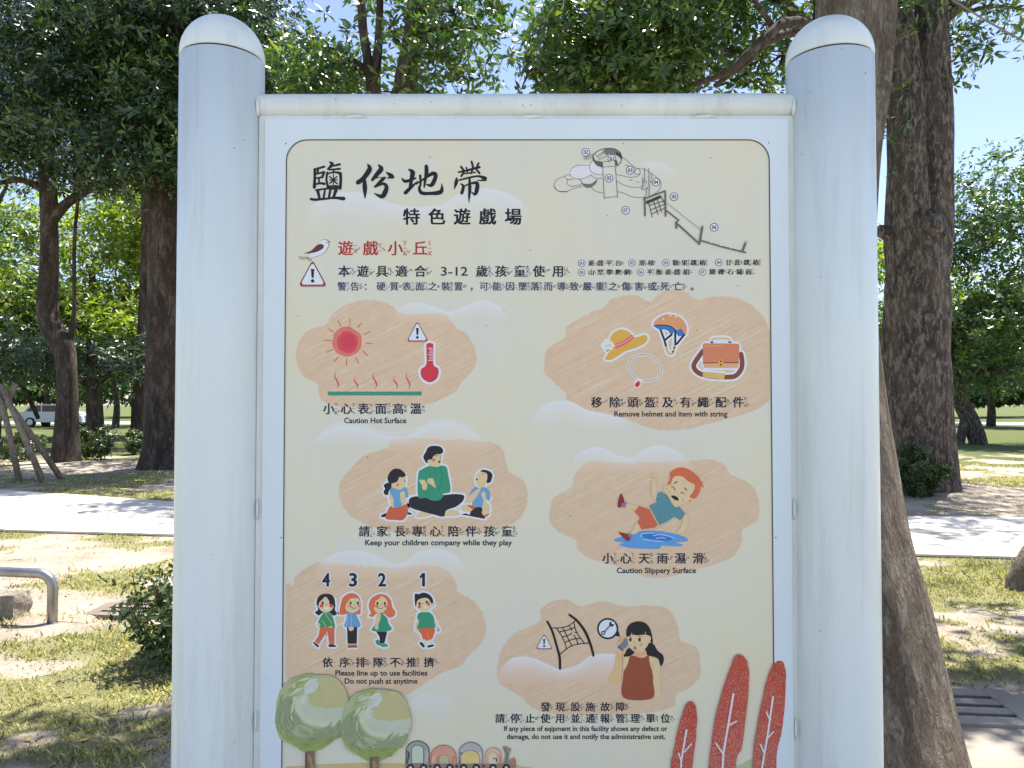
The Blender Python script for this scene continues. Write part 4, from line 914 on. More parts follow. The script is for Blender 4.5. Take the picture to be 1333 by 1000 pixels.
# net, wrench bubble, phoning woman
a = Art(Zm(690, 780, 10), y=YP-.0010)
a.brush([(225,292,30),(290,420,30),(350,620,30),(385,760,34),(390,905,32)], (26, 24, 26)); a.brush([(512,203,30),(620,290,32),(720,430,36),(790,600,34),(825,735,30)], (26, 24, 26))
for L_ in ([(290,375),(400,372),(500,345),(585,285)],[(345,380),(400,460),(450,560),(475,650)],[(425,370),(480,480),(540,600)],[(510,345),(545,410)],[(570,300),(600,420),(660,510),(710,575)],[(380,425),(460,410),(575,370)],[(420,490),(500,470),(545,440)],[(585,435),(615,430)],[(460,560),(560,520),(650,510)],[(570,470),(605,530),(625,590)],[(388,718),(470,650),(560,600),(650,580),(775,572)]): a.line(L_, 12, (34, 32, 34), True)
warn(a, 183, 0, 100, 460, 640, 10); emit(a, 'broken_net_picture')
a = Art(Zm(770, 800, 10)); a.poly([(300,230),(355,215),(372,290),(315,280)], (18, 26, 40), False); a.ell(210, 184, 140, 140, (18, 26, 40)); a.ell(210, 184, 116, 116, (200, 212, 230))
a.line([(160,235),(255,130)], 26, (24, 36, 56)); a.ell(152,240,28,28,(24,36,56)); a.ell(152,240,13,13,(200,212,230)); a.ell(262,125,34,34,(24,36,56)); a.poly([(255,90),(300,95),(295,130),(262,122)], (200,212,230), False); a.line([(290,128),(284,145)], 10, (24,36,56)); a.line([(252,95),(244,100)], 10, (24,36,56)); a.line([(175,218),(240,150)], 7, (190,204,224)); emit(a, 'repair_bubble')
a = Art(Zm(770, 800, 10), y=YP-.0012)
a.poly([(480,440),(420,550),(560,520),(700,470),(730,530),(860,570),(900,670),(938,610),(930,530),(860,470),(800,380),(700,380)], (26, 26, 32))
a.poly([(415,700),(420,560),(490,545),(560,500),(570,450),(690,450),(700,520),(780,545),(850,580),(885,660),(895,900),(900,1040),(790,1040),(770,720),(600,900),(440,720)], SK)
a.poly([(350,340),(440,310),(450,470),(405,560),(400,760),(380,880),(310,920),(225,870),(235,800),(290,700),(320,520),(360,440)], (206, 174, 132))
a.line([(405,480),(400,740),(385,850)], 6, (160, 116, 80)); a.line([(790,620),(790,1000)], 5, (170, 126, 90))
a.poly([(500,545),(560,535),(620,560),(690,555),(745,530),(755,620),(795,770),(800,870),(790,1090),(415,1080),(415,780),(420,740),(470,640)], (132, 72, 50))
a.poly([(470,300),(500,250),(740,255),(760,300),(740,380),(690,450),(600,490),(540,470),(480,400)], SK); a.poly([(735,300),(775,290),(775,350),(735,370)], SK); 
a.poly([(458,290),(455,200),(490,130),(560,95),(620,88),(700,110),(760,180),(790,290),(795,380),(765,350),(770,290),(700,262),(600,270),(520,262)], (26, 26, 32))
a.poly([(560,490),(690,480),(690,520),(620,558),(565,530)], (206, 160, 128))
a.ell(505, 325, 17, 26, (38, 26, 28)); a.ell(625, 325, 17, 26, (38, 26, 28)); a.line([(490,285),(525,290)], 8, HAIR); a.line([(600,285),(655,285)], 6, (120, 90, 80)); a.ell(565, 435, 16, 24, (166, 92, 74)); a.ell(645, 390, 22, 18, (204, 150, 116)); a.line([(555,350),(560,380)], 6, (170, 120, 90))
a.poly([(345,415),(405,350),(440,300),(470,330),(478,390),(405,468)], (104, 122, 136), False); a.line([(343,415),(405,468)], 12, (26, 36, 40))
a.line([(350,345),(400,320)], 22, (204, 150, 120)); a.line([(370,310),(420,300)], 20, (206, 160, 124)); a.line([(700,225),(703,265)], 6, (220, 206, 170)); a.line([(522,240),(520,268)], 6, (220, 206, 170)); emit(a, 'phoning_woman_picture')
# painted trees, ground strip, train (lower edge) -- they run past the frame of the board
YF = 1.4962
def blob(a_, pts, col, j, rr, k=5):
    P = catmull([a_.z(p) for p in pts], True, k); a_.items.append(('p', [(x+rr.uniform(-j, j), y+rr.uniform(-j, j)) for x, y in P], col, False))
a = Art(y=YP-.0005); a.poly([(371.8,1010),(371.8,998),(420,995),(470,993),(540,994),(660,994),(700,1001),(1002,1001),(1002,1240),(371.8,1240)], (176, 172, 128), False); a.poly([(955,1000),(985,984),(1002,978),(1002,1002)], (158, 180, 150), False); emit(a, 'painted_ground')
rr = random.Random(5); a = Art(Zm(350, 850, 6.665), y=YF)
for dx, dy, sc, tr in ((0, 0, 1.0, (362, 850)), (578, 140, .93, (920, 895))):
    T2 = lambda L_: [(dx+x*sc, dy+y*sc) for x, y in L_]
    blob(a, T2([(65,480),(80,380),(130,280),(220,210),(330,185),(430,185),(560,200),(640,270),(690,380),(690,470),(700,560),(620,690),(540,760),(430,840),(330,850),(220,800),(110,740),(70,640)]), (148, 172, 132), .8, rr)
    blob(a, T2([(70,640),(62,520),(110,420),(200,370),(220,480),(300,600),(420,650),(560,640),(680,590),(640,700),(520,760),(330,760),(180,730)]), (126, 150, 120), .8, rr)
    blob(a, T2([(75,620),(150,690),(260,740),(420,760),(600,700),(540,780),(430,840),(320,852),(230,800),(110,710)]), (128, 154, 92), .8, rr)
    blob(a, T2([(180,700),(260,620),(380,660),(360,730),(260,720)]), (146, 170, 140), .7, rr)
    blob(a, T2([(225,420),(330,360),(420,460),(560,470),(690,430),(690,560),(600,620),(420,630),(290,570)]), (172, 192, 172), .8, rr)
    blob(a, T2([(300,400),(420,440),(550,480),(700,440),(690,540),(560,580),(400,580),(310,520)]), (166, 186, 172), .7, rr)
    blob(a, T2([(220,230),(330,178),(388,185),(340,240),(270,280),(180,330)]), (136, 160, 100), .7, rr)
    blob(a, T2([(320,260),(400,210),(450,250),(400,330),(330,370),(320,450),(280,400),(310,330)]), (176, 196, 192), .7, rr)
    blob(a, T2([(420,230),(560,200),(650,280),(690,380),(690,450),(560,470),(400,460),(350,410),(380,350),(450,290)]), (166, 174, 132), .8, rr)
    for _ in range(90):
        th, rd_ = rr.uniform(0, 6.28), 318*math.sqrt(rr.uniform(.25, .96)); x, y = 382+rd_*math.cos(th), 520+rd_*math.sin(th)
        if (x-520)**2+(y-400)**2 < 215**2: continue
        zc = (128, 152, 100) if y > 700 else (130, 154, 122) if y > 560 or x < 200 else (170, 188, 164)
        d_ = rr.uniform(-10, 10); tx, ty = -math.sin(th), math.cos(th); L_ = rr.uniform(22, 60)
        q0 = [(dx+(x+tx*L_*u)*sc, dy+(y+ty*L_*u)*sc, w__*sc) for u, w__ in ((-1, 3), (-.4, 15), (.3, 20), (1, 5))]
        a.brush(q0, tuple(int(v+d_) for v in zc))
    x, y = tr
    a.poly([(x-42*sc, y), (x+40*sc, y-8), (x+42*sc, 1200), (x-42*sc, 1200)], (112, 100, 84), False); a.poly([(x-10, y+20), (x+22, y+60), (x+10, y+110), (x-14, y+70)], (140, 126, 100))
    a.poly([(x+5, y+90), (x+36, y+120), (x+30, 1100), (x+6, 1100)], (136, 130, 118), False); a.line([(x-30, y+10), (x-32, 1150)], 12, (84, 74, 64))
emit(a, 'painted_trees')
a = Art(Zm(515, 930, 6.665), y=YP-.0013); rr = random.Random(9)
def arch(x0, x1, top, base, c1, c2, hole, hc, band):
    n = 9; O_ = [(x0, base)]+[((x0+x1)/2-(x1-x0)/2*math.cos(t), top+(x1-x0)*.5-(x1-x0)*.5*math.sin(t)) for t in np.linspace(0, math.pi, n)]+[(x1, base)]
    a.poly(O_, c1, False)
    for k in range(5):
        u = x0+(x1-x0)*(k+.3)/5.3; a.brush([(u, top+(x1-x0)*.42, 8), (u+18, (top+base)/2, 22), (u-6, base-8, 10)], c2[k % len(c2)])
    a.line([(x0+4, base-2)]+O_[2:-2]+[(x1-4, base-2)], 9, band)
    hx0, hx1, ht = hole; I_ = [(hx0, base-44)]+[((hx0+hx1)/2-(hx1-hx0)/2*math.cos(t), ht+(hx1-hx0)*.4-(hx1-hx0)*.4*math.sin(t)) for t in np.linspace(0, math.pi, n)]+[(hx1, base-44)]
    a.line(I_, 12, band); a.poly(I_, hc, False)
arch(85, 298, 228, 465, (140, 152, 148), [(70, 84, 88), (160, 172, 172), (100, 112, 114)], (142, 240, 268), (170, 196, 184), (70, 82, 88))
arch(300, 532, 265, 465, (186, 148, 132), [(200, 170, 154), (176, 122, 106), (206, 180, 160)], (378, 462, 352), (158, 176, 144), (160, 112, 96))
arch(545, 760, 240, 465, (160, 166, 168), [(92, 102, 118), (184, 190, 190), (196, 160, 144)], (568, 728, 312), (196, 188, 128), (110, 118, 130))
arch(775, 920, 288, 465, (196, 180, 162), [(200, 168, 150), (180, 130, 106), (204, 192, 176)], (805, 880, 325), (190, 192, 168), (178, 140, 122))
a.poly([(930,275),(1000,298),(985,350),(965,465),(925,465),(950,350)], (128, 134, 124)); a.line([(945,290),(970,340),(950,450)], 8, (80, 90, 88)); a.poly([(985,400),(1030,375),(1045,420),(1035,467),(980,467)], (142, 126, 112)); a.ell(1020,425,22,46,(166,120,90)); a.line([(850,380),(875,380),(875,405)], 9, HAIR)
a.poly([(85,425),(1040,425),(1040,470),(85,470)], (128, 122, 112), False)
for x in (130, 243, 362, 470, 590, 700, 845, 960):
    a.ell(x, 460, 33, 33, (26, 28, 36)); a.ell(x, 460, 15, 15, (178, 186, 190))
for x in (302, 530, 763): a.poly([(x-9,438),(x+9,438),(x+9,456),(x-9,456)], (26, 28, 36), False)
emit(a, 'train_picture')
a = Art(Zm(860, 850, 6.665), y=YF); RT = [(168, 66, 58), (178, 88, 78), (186, 118, 108), (192, 142, 134)]
def redtree(out, trunk, tw, brs):
    P = [a.z(p) for p in catmull(out, True, 5)]; ys = [p[1] for p in P]; y0, y1 = min(ys), max(ys)
    a.items.append(('p', [(x+rr.uniform(-.35, .35), y+rr.uniform(-.3, .3)) for x, y in P], RT[0], False))
    Q = np.array(P)
    def span(y):
        xs = []
        for i in range(len(Q)):
            p, q_ = Q[i], Q[(i+1) % len(Q)]
            if (p[1]-y)*(q_[1]-y) < 0: xs.append(p[0]+(q_[0]-p[0])*(y-p[1])/(q_[1]-p[1]))
        return (min(xs), max(xs)) if len(xs) >= 2 else None
    # speckles of lighter ink, denser towards the foot
    n = 0; lim = 1002
    for _ in range(int((min(y1, lim)-y0)*42)):
        y = rr.uniform(y0+1, min(y1, lim)); s_ = span(y)
        if not s_: continue
        x = rr.uniform(s_[0]+.8, s_[1]-.8); f_ = (y-y0)/150
        if rr.random() > .35+.55*f_: continue
        e = rr.uniform(.35, .7); col = (206, 170, 140) if rr.random() < .35 else RT[min(3, 1+int(f_*2.6+rr.random()*.7))]
        h_.items.append(('p', [(x-e, y), (x, y-e*.8), (x+e, y), (x, y+e*.8)], col, False))
    tr_.line(trunk, tw, (206, 206, 218), False)
    for b in brs: tr_.line(b, tw*.75, (206, 206, 218))
h_ = Art(y=YF-.0004); tr_ = Art(Zm(860, 850, 6.665), y=YF-.0010)
redtree([(85,1000),(110,850),(150,650),(205,470),(235,425),(275,418),(300,460),(312,560),(300,750),(280,900),(262,1100),(240,1500),(70,1500)], [(220,660),(175,920),(160,1250)], 16, ([(262,780),(200,850)],[(150,860),(172,920)]))
redtree([(415,1000),(440,780),(470,560),(540,300),(600,130),(640,30),(690,10),(740,60),(762,180),(750,420),(700,800),(650,950),(640,1500),(410,1500)], [(625,350),(580,620),(540,850),(515,1250)], 18, ([(652,585),(583,620)],[(475,775),(530,860)]))
redtree([(798,1000),(805,800),(840,600),(900,300),(955,130),(985,80),(1030,62),(1065,90),(1082,200),(1070,460),(1040,700),(1000,900),(985,1500),(790,1500)], [(967,375),(925,680),(870,1000),(850,1250)], 17, ([(910,505),(938,570)],[(972,675),(925,725)],[(858,785),(888,850)]))
emit(a, 'painted_red_trees'); emit(h_, 'ink_speckles', step=0); emit(tr_, 'painted_tree_stems')
# dark flecks and chips on board
a = Art(y=YP-.0015)
for x, y in ((811.5,187.3),(791,281),(907,430),(690,326),(925,206),(478,595),(656,404),(633,424),(742,672),(960,372),(560,205),(388,412)): a.ell(x, y, .6, .9, (70, 74, 72), n=7)
emit(a, 'flecks')
bake_glyphs(list(_gl.keys()))
for q_ in ARTS:
    o_ = build_art(*q_)
    if q_[1] in ('flecks', 'ink_speckles', 'hatching'): o_['kind'] = 'stuff'
# chips in the paint
vf = []
for px, py, d in ((318,183,1.447),(911,118,1.48),(858,118,1.48),(691,137,1.478),(1054,120,1.44),(1042,202,1.44),(1047,241,1.44),(275,722,1.44),(315,908,1.44),(1038,737,1.494),(346,883,1.4955),(437,129,1.478),(513,135,1.478),(650,134,1.478),(680,137,1.478),(683,140,1.478)):
    for _ in range(6):
        a_ = at(px, py, d); d = 1.4965
        for cx_, rr in ((-.5775, .0805), (.6335, .0828)):
            if abs(a_[0]-cx_) < rr: d = 1.52-math.sqrt(rr*rr-(a_[0]-cx_)**2)
        if d == 1.4965 and a_[2] > 2.068: d = 1.519-math.sqrt(max(0, .0252**2-(a_[2]-2.0915)**2))
    e = random.uniform(.0006, .0014)
    vf.append(([(a_[0]+e*random.uniform(.5, 1.2)*math.cos(t), d-.0004, a_[2]+e*1.3*random.uniform(.6, 1.2)*math.sin(t)) for t in np.linspace(0, 6.28, 7, endpoint=False)], [list(range(7))]))
v, f = join(*vf); mesh('paint_chips', v, f, SEAM, sign)['kind'] = 'stuff'

# ---------------------------------------------------------------- vegetation
def leaves(centres, dirs, L, W, n_per, rs, droop=.25, ps=None):
    """whorls of pointed leaves folded along the midrib; one leaf = two triangles pairs"""
    r = np.random.default_rng(rs); m = len(centres)
    if m == 0: return np.zeros((0, 3)), np.zeros((0, 4), int)
    C0 = np.repeat(centres, n_per, 0); Dn = np.repeat(dirs, n_per, 0); k = len(C0)
    ph = np.tile(np.arange(n_per)*2*math.pi/n_per, m)+np.repeat(r.uniform(0, 6.28, m), n_per)+r.normal(0, .25, k)
    a = np.cross(Dn, np.array([.3, .2, 1.0])+r.normal(0, .2, (k, 3))); a /= np.linalg.norm(a, axis=1)[:, None]+1e-9; b = np.cross(Dn, a)
    out = a*np.cos(ph)[:, None]+b*np.sin(ph)[:, None]
    el = r.normal(.15, .3, k)[:, None]; d = out*np.cos(el)+Dn*np.sin(el); d[:, 2] -= droop*r.random(k); d /= np.linalg.norm(d, axis=1)[:, None]
    s = np.cross(d, Dn+r.normal(0, .35, (k, 3))); s /= np.linalg.norm(s, axis=1)[:, None]+1e-9; nrm = np.cross(s, d)
    l = (L*r.uniform(.65, 1.2, k))[:, None]; w_ = l*W/L*.5
    B = C0+d*l*.08; T = C0+d*l; M = C0+d*l*.55
    V = np.stack([B, M+s*w_+nrm*w_*.3, T, M-s*w_+nrm*w_*.3], 1).reshape(-1, 3)
    i = np.arange(k)[:, None]*4
    return V, np.concatenate([i+np.array([0, 1, 2]), i+np.array([0, 2, 3])])
def lobe_pts(c, rad, n, r, shell=.55, twigs=True):
    u = r.normal(size=(n, 3)); u /= np.linalg.norm(u, axis=1)[:, None]
    rr_ = (shell+(1-shell)*r.random(n))
    # ragged outline: bulge by direction
    bul = 1+.18*np.sin(u[:, 0]*5+c[0]*3)+.15*np.sin(u[:, 2]*6+c[1])+.12*r.normal(size=n)
    p = np.array(c)+u*np.array(rad)*(rr_*bul)[:, None]
    d = u*.8+np.array([0, 0, .7])+r.normal(0, .35, (n, 3)); d /= np.linalg.norm(d, axis=1)[:, None]
    return p, d
def crown(parent, lobes, matl, L, npl=7, seed=1, W=.30, shell=.40, clump=9, spread=1.9, fill=.62):
    """lobes: (px, py, depth, rpx, rpy, rdepth_m, whorls) in picture terms, turned into metres at their own depth"""
    r = np.random.default_rng(seed); Pc, Dc = [], []
    for (px, py, D, rx, ry, rd, n) in lobes:
        c = at(px, py, D); rad = (rx/F*D, rd, ry/F*D); n = int(n*fill)
        p0, d0 = lobe_pts(c, rad, max(1, n//clump), r, shell)
        p = np.repeat(p0, clump, 0)+r.normal(0, 1, (len(p0)*clump, 3))*L*spread*np.array([1, 1, .6]); d = np.repeat(d0, clump, 0)+r.normal(0, .3, (len(p0)*clump, 3))
        d /= np.linalg.norm(d, axis=1)[:, None]; Pc.append(p); Dc.append(d)
    P_c, D_c = np.concatenate(Pc), np.concatenate(Dc); k = P_c[:, 2] > .25
    V, Fc = leaves(P_c[k], D_c[k], L, L*W, npl, seed+1)
    return big('crown', V, Fc, matl, parent)
def px_path(pts, D=None):
    """(px, py, width_px[, depth]) -> points and radii"""
    P, R = [], []
    for p in pts:
        d = p[3] if len(p) > 3 else D; P.append(at(p[0], p[1], d)); R.append(p[2]/2/F*d)
    return P, R
def limb(pts, D=None, seg=10, lump=.08, k=5, seed=0):
    P, R = px_path(pts, D); Q = catmull([tuple(p)+(r_,) for p, r_ in zip(P, R)], False, k)
    return tube([q_[:3] for q_ in Q], [max(q_[3], .003) for q_ in Q], seg, True, lump, seed=seed)
def tree(label, D, base, trunk, limbs, barkm, leafm, lobes, L, group=None, seg=18, lump=.10, seed=1, twigs=0, name='tree', cat='tree', **kw):
    g = at(base[0], base[1], D); t = thing(name, (g[0], g[1], 0), label, cat, group)
    v, f = limb(trunk, D, seg, lump, 6, seed); tr = mesh('trunk', v, f, barkm, t, smooth=True)
    for i, l_ in enumerate(limbs):
        v, f = limb(l_, D, 10, .08, 4, seed+i+3); mesh('branch', v, f, barkm, t, smooth=True)
    if twigs:
        r = random.Random(seed); vf = []
        for _ in range(twigs):
            lb = r.choice(lobes); c = at(lb[0], lb[1], lb[2]); rad = np.array([lb[3]/F*lb[2], lb[5], lb[4]/F*lb[2]])
            u = np.array([r.gauss(0, 1) for _ in range(3)]); u /= np.linalg.norm(u); e = c+u*rad*.9; m_ = c+u*rad*.4+np.array([r.uniform(-.2, .2) for _ in range(3)])
            vf.append(tube([c, m_, e], [.03*lb[2]/14, .018*lb[2]/14, .006], 5, False))
        v, f = join(*vf); o = mesh('twigs', v, f, barkm, t); o['kind'] = 'stuff'
    if lobes: crown(t, lobes, leafm, L, seed=seed+20, **kw)
    return t

# near tree right behind the right post; its crown stands over the sign, above the frame
t1 = thing('tree', (at(1090, 1000, 3.45)[0], 3.45, 0), 'thick grey brown trunk flaring to the ground close behind the right post', 'tree')
P, R = px_path([(1090,1040,420),(1091,1000,330),(1093,950,288),(1094,900,262),(1095,840,236),(1096,770,206),(1096,700,168),(1098,620,132),(1096,520,104),(1094,400,84),(1098,300,78),(1103,200,78),(1108,120,90),(1112,0,98),(1110,-160,96),(1100,-420,90),(1090,-800,80)], 3.45)
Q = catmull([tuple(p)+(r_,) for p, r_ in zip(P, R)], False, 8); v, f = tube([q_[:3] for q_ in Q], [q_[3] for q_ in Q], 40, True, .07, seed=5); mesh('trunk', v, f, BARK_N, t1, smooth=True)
def wcrown(parent, cs, matl, L, seed, npl=6):
    r = np.random.default_rng(seed); A, B = [], []
    for (x, y, z, rx, ry, rz, n) in cs:
        p, d = lobe_pts((x, y, z), (rx, ry, rz), n, r, .3); A.append(p); B.append(d)
    V, Fc = leaves(np.concatenate(A), np.concatenate(B), L, L*.38, npl, seed); return big('crown', V, Fc, matl, parent)
wcrown(t1, [(1.1, 2.8, 6.6, 1.9, 1.6, 1.0, 2600), (-.6, 2.4, 6.4, 1.2, 1.2, .8, 500), (2.9, 2.4, 6.8, 1.6, 1.6, 1.1, 700), (-.15, 5.1, 6.7, .75, .9, .5, 240), (3.7, 5.9, 6.5, 1.0, .7, .5, 330)], LEAF_B, .17, 3)  # unseen lobes, shaped to keep sun off the sign and dapple the ground
for pts in ([(1.45,3.45,4.6),(.8,3.2,5.6),(-.2,2.8,6.3)], [(1.45,3.45,4.6),(2.1,3.0,5.6),(2.9,2.5,6.6)]):
    v, f = tube(catmull(pts, False, 4), [.11-.008*i for i in range(9)], 10, True, .05); mesh('branch', v, f, BARK_N, t1, smooth=True)

tree('tall tree with bent knotty trunk beside the wooden stakes', 19, (85,605),
  [(86,612,42),(86,590,34),(88,540,27),(88,500,24),(84,455,27),(68,425,27),(62,400,27),(63,350,22),(64,290,21),(62,230,20),(58,150,18),(66,60,16),(80,-60,12)],
  [[(66,288,16),(90,262,12),(120,245,10),(165,232,8),(200,215,5)],[(84,452,12),(94,430,7),(97,380,5),(97,310,4.5),(104,240,4)],[(60,250,10),(30,235,8),(0,238,6)],[(60,130,12),(110,90,9),(160,60,6)],[(62,110,12),(20,60,9),(-20,20,6)]],
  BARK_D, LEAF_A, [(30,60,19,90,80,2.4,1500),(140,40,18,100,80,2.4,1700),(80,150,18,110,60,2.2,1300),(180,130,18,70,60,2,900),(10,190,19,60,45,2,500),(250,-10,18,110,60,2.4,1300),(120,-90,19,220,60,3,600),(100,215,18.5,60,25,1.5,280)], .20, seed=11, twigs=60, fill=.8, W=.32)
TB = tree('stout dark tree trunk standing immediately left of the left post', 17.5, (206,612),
  [(212,622,72),(213,600,58),(214,560,50),(215,500,46),(215,430,43),(215,350,42),(215,300,44),(210,250,40),(204,180,36),(208,80,28),(215,-60,18)],
  [[(216,310,30),(224,240,24),(232,160,20),(240,60,14),(260,-60,10)],[(206,180,18),(160,120,12),(110,90,8)],[(232,150,14),(290,90,10),(340,60,7)]],
  BARK_D, LEAF_A, [(210,60,17,110,70,2.2,1500),(305,35,17,60,60,2.2,1100),(230,160,16.5,70,55,1.8,800),(150,200,16.5,60,40,1.6,450),(385,98,17,55,22,1.3,420),(150,-190,16.5,240,110,3.2,900),(400,262,18.9,150,66,3.0,2600),(310,250,22,60,60,2.6,900),(300,110,17,60,30,1.6,500),(210,225,16.5,40,20,1.2,160)], .20, seed=12, twigs=50, fill=.8, W=.32)  # lobes above the view and behind the sign added to shade the ground
crown(TB, [(205,85,15.4,26,16,.5,60),(218,180,15.3,22,9,.4,34),(120,25,15.6,30,12,.6,50),(165,118,15.6,26,8,.5,34),(385,60,15.6,40,16,.6,60),(40,150,15.8,26,9,.5,26)], LEAF_B, .19, seed=91, clump=4)  # lighter leaf copy paints sunlit sprigs into the dark crown
tree('leafy tree with slim twin stems rising behind the top rail', 13.5, (505,640),
  [(520,640,52),(522,480,44),(524,300,40),(525,200,38),(528,110,32),(536,60,28),(543,0,26),(548,-90,20)],
  [[(500,330,24),(488,180,16),(482,100,13),(472,30,12),(470,-60,9)],[(500,320,18),(494,180,14),(489,110,14),(493,50,11),(496,-40,8)],[(545,40,10),(575,35,9),(610,35,7),(645,38,4)],[(560,44,8),(540,60,8),(600,45,4)],[(478,95,8),(462,80,7),(440,76,5)],[(634,38,3),(640,55,2.5),(652,64,1.5)],[(548,-30,12),(600,-60,8),(650,-70,5)]],
  BARK_D, LEAF_B, [(425,110,14,36,30,1.2,260),(430,70,13.5,20,14,.7,26),(560,70,13,40,36,1.2,130),(600,98,13,30,16,1,44),(590,16,13,56,20,1.2,170),(630,0,13,40,12,1.2,80),(505,40,14.4,30,30,.8,60),(520,-40,13.5,70,24,1.5,260),(455,104,14.2,26,12,.6,50),(650,44,13,14,10,.5,24),(550,118,13,70,8,.8,70),(405,104,14,40,16,.9,130)], .23, seed=13, twigs=30, clump=3)
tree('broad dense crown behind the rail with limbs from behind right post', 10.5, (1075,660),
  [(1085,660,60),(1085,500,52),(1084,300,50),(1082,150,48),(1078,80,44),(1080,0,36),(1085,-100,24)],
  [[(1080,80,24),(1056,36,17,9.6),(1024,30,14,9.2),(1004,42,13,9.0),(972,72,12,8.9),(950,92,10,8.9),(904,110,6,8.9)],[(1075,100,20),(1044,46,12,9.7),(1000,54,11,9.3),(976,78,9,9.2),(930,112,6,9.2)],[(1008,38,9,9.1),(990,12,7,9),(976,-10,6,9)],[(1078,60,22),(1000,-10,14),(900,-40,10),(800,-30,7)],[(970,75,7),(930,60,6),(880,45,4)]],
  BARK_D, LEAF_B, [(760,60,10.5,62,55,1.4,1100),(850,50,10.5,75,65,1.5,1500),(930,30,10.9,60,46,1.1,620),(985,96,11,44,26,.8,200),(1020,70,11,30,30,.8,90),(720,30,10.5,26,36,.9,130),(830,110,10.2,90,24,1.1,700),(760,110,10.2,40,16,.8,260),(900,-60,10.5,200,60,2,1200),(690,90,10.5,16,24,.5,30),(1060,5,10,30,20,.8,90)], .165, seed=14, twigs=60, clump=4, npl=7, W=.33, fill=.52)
# burls and stubs on the double-stemmed tree
t2 = tree('massive double stemmed tree with dark mottled bark and round burl', 13, (1200,640),
  [(1197,652,112),(1196,636,96),(1195,600,90),(1195,540,85),(1194,470,82),(1194,400,78),(1194,350,76),(1190,315,72),(1182,260,52),(1179,180,48),(1178,110,46),(1172,60,44),(1160,-20,36),(1150,-120,24)],
  [[(1203,420,40),(1208,350,54),(1211,310,54),(1216,260,46),(1216,180,46),(1215,90,46),(1212,20,42),(1214,-60,34),(1220,-160,20)],[(1186,335,24),(1166,315,20),(1152,303,18),(1143,300,16)],[(1206,280,22,12.75),(1213,290,32,12.6),(1216,297,26,12.5),(1218,302,12,12.4)],[(1225,30,16),(1250,10,12),(1290,-10,8)],[(1235,0,12),(1262,14,6),(1290,8,5),(1333,12,3)]],
  BARK_B, LEAF_B, [(1250,66,13,34,18,.8,70),(1270,60,13,18,12,.6,40),(1232,90,13,12,26,.5,34),(1200,20,12.6,24,22,.6,40),(1150,150,12.6,8,30,.4,16),(1150,192,12.6,6,10,.3,10),(1300,15,13,40,14,1,70),(1240,-60,13,160,40,2.5,700),(1230,-230,13,230,110,3.4,900),(1240,-125,16.3,150,60,2.5,1500),(1170,-10,12.5,30,14,.6,50)], .19, seed=15, twigs=0, clump=3, npl=6, seg=24, lump=.09)  # highest lobes, out of view, added to shade the ground round the trunk
tree('bushy tree with bright foliage and forked leaning trunk on the lawn', 29, (1255,592),
  [(1276,598,25),(1272,570,22),(1262,545,21),(1252,525,20),(1245,500,19),(1235,470,15),(1240,430,12),(1270,380,8)],
  [[(1260,540,14),(1253,560,12),(1247,590,12)],[(1236,500,12),(1265,490,9),(1300,480,7),(1333,470,5)],[(1240,440,9),(1225,400,7),(1210,370,5)],[(1250,430,8),(1290,390,6),(1320,350,5)]],
  BARK_B, LEAF_B, [(1300,290,29,60,60,3,1300),(1260,420,28,50,60,3,1000),(1320,400,28,50,70,3,1200),(1240,330,30,26,50,2,450),(1290,480,28,60,24,2.5,500),(1333,230,30,30,40,2,350),(1370,330,29,50,120,3,900),(1262,240,30,22,20,1,90)], .27, seed=16, twigs=50, fill=.52, W=.32)
tree('tall tree added to shade the grove floor behind the bent trunk', 25, (-50,588), [(-50,592,26),(-49,540,22),(-46,440,20),(-50,330,18),(-52,200,14),(-50,80,10)], [[(-47,360,10),(-20,300,7),(10,240,4)],[(-50,320,9),(-80,260,6),(-110,220,4)]], BARK_D, LEAF_A, [(30,60,25,130,90,4,900),(-40,140,25,70,50,3,300),(160,20,25,90,90,4,700),(90,-110,25,200,90,5,900)], .26, seed=51, twigs=20, clump=7)  # added for the shade of its crown; trunk stands out of view
tree('tall tree added to shade the grove floor behind the stout trunk', 27, (196,584), [(186,588,24),(186,540,20),(188,440,18),(192,330,16),(190,200,12),(190,80,9)], [[(190,330,9),(220,280,6),(260,240,4)]], BARK_D, LEAF_A, [(200,100,27,90,80,4,700),(260,30,27,60,70,4,500),(200,-60,27,160,90,5,800)], .26, seed=52, twigs=20, clump=7)  # added for the shade of its crown; trunk hidden by the stout one
tree('low spreading dark tree filling the shade between the two left trunks', 26, (120,584), [(120,588,18),(121,540,16),(119,500,13),(118,440,9)], [[(120,510,9),(90,480,6),(60,465,4)],[(120,505,9),(155,480,6),(185,470,4)]], BARK_D, LEAF_A, [(60,466,26,70,22,3,500),(135,474,27,70,22,3,500),(205,462,26,50,28,2.6,380),(-10,450,26,60,28,3,400)], .28, seed=53, twigs=24, clump=6)
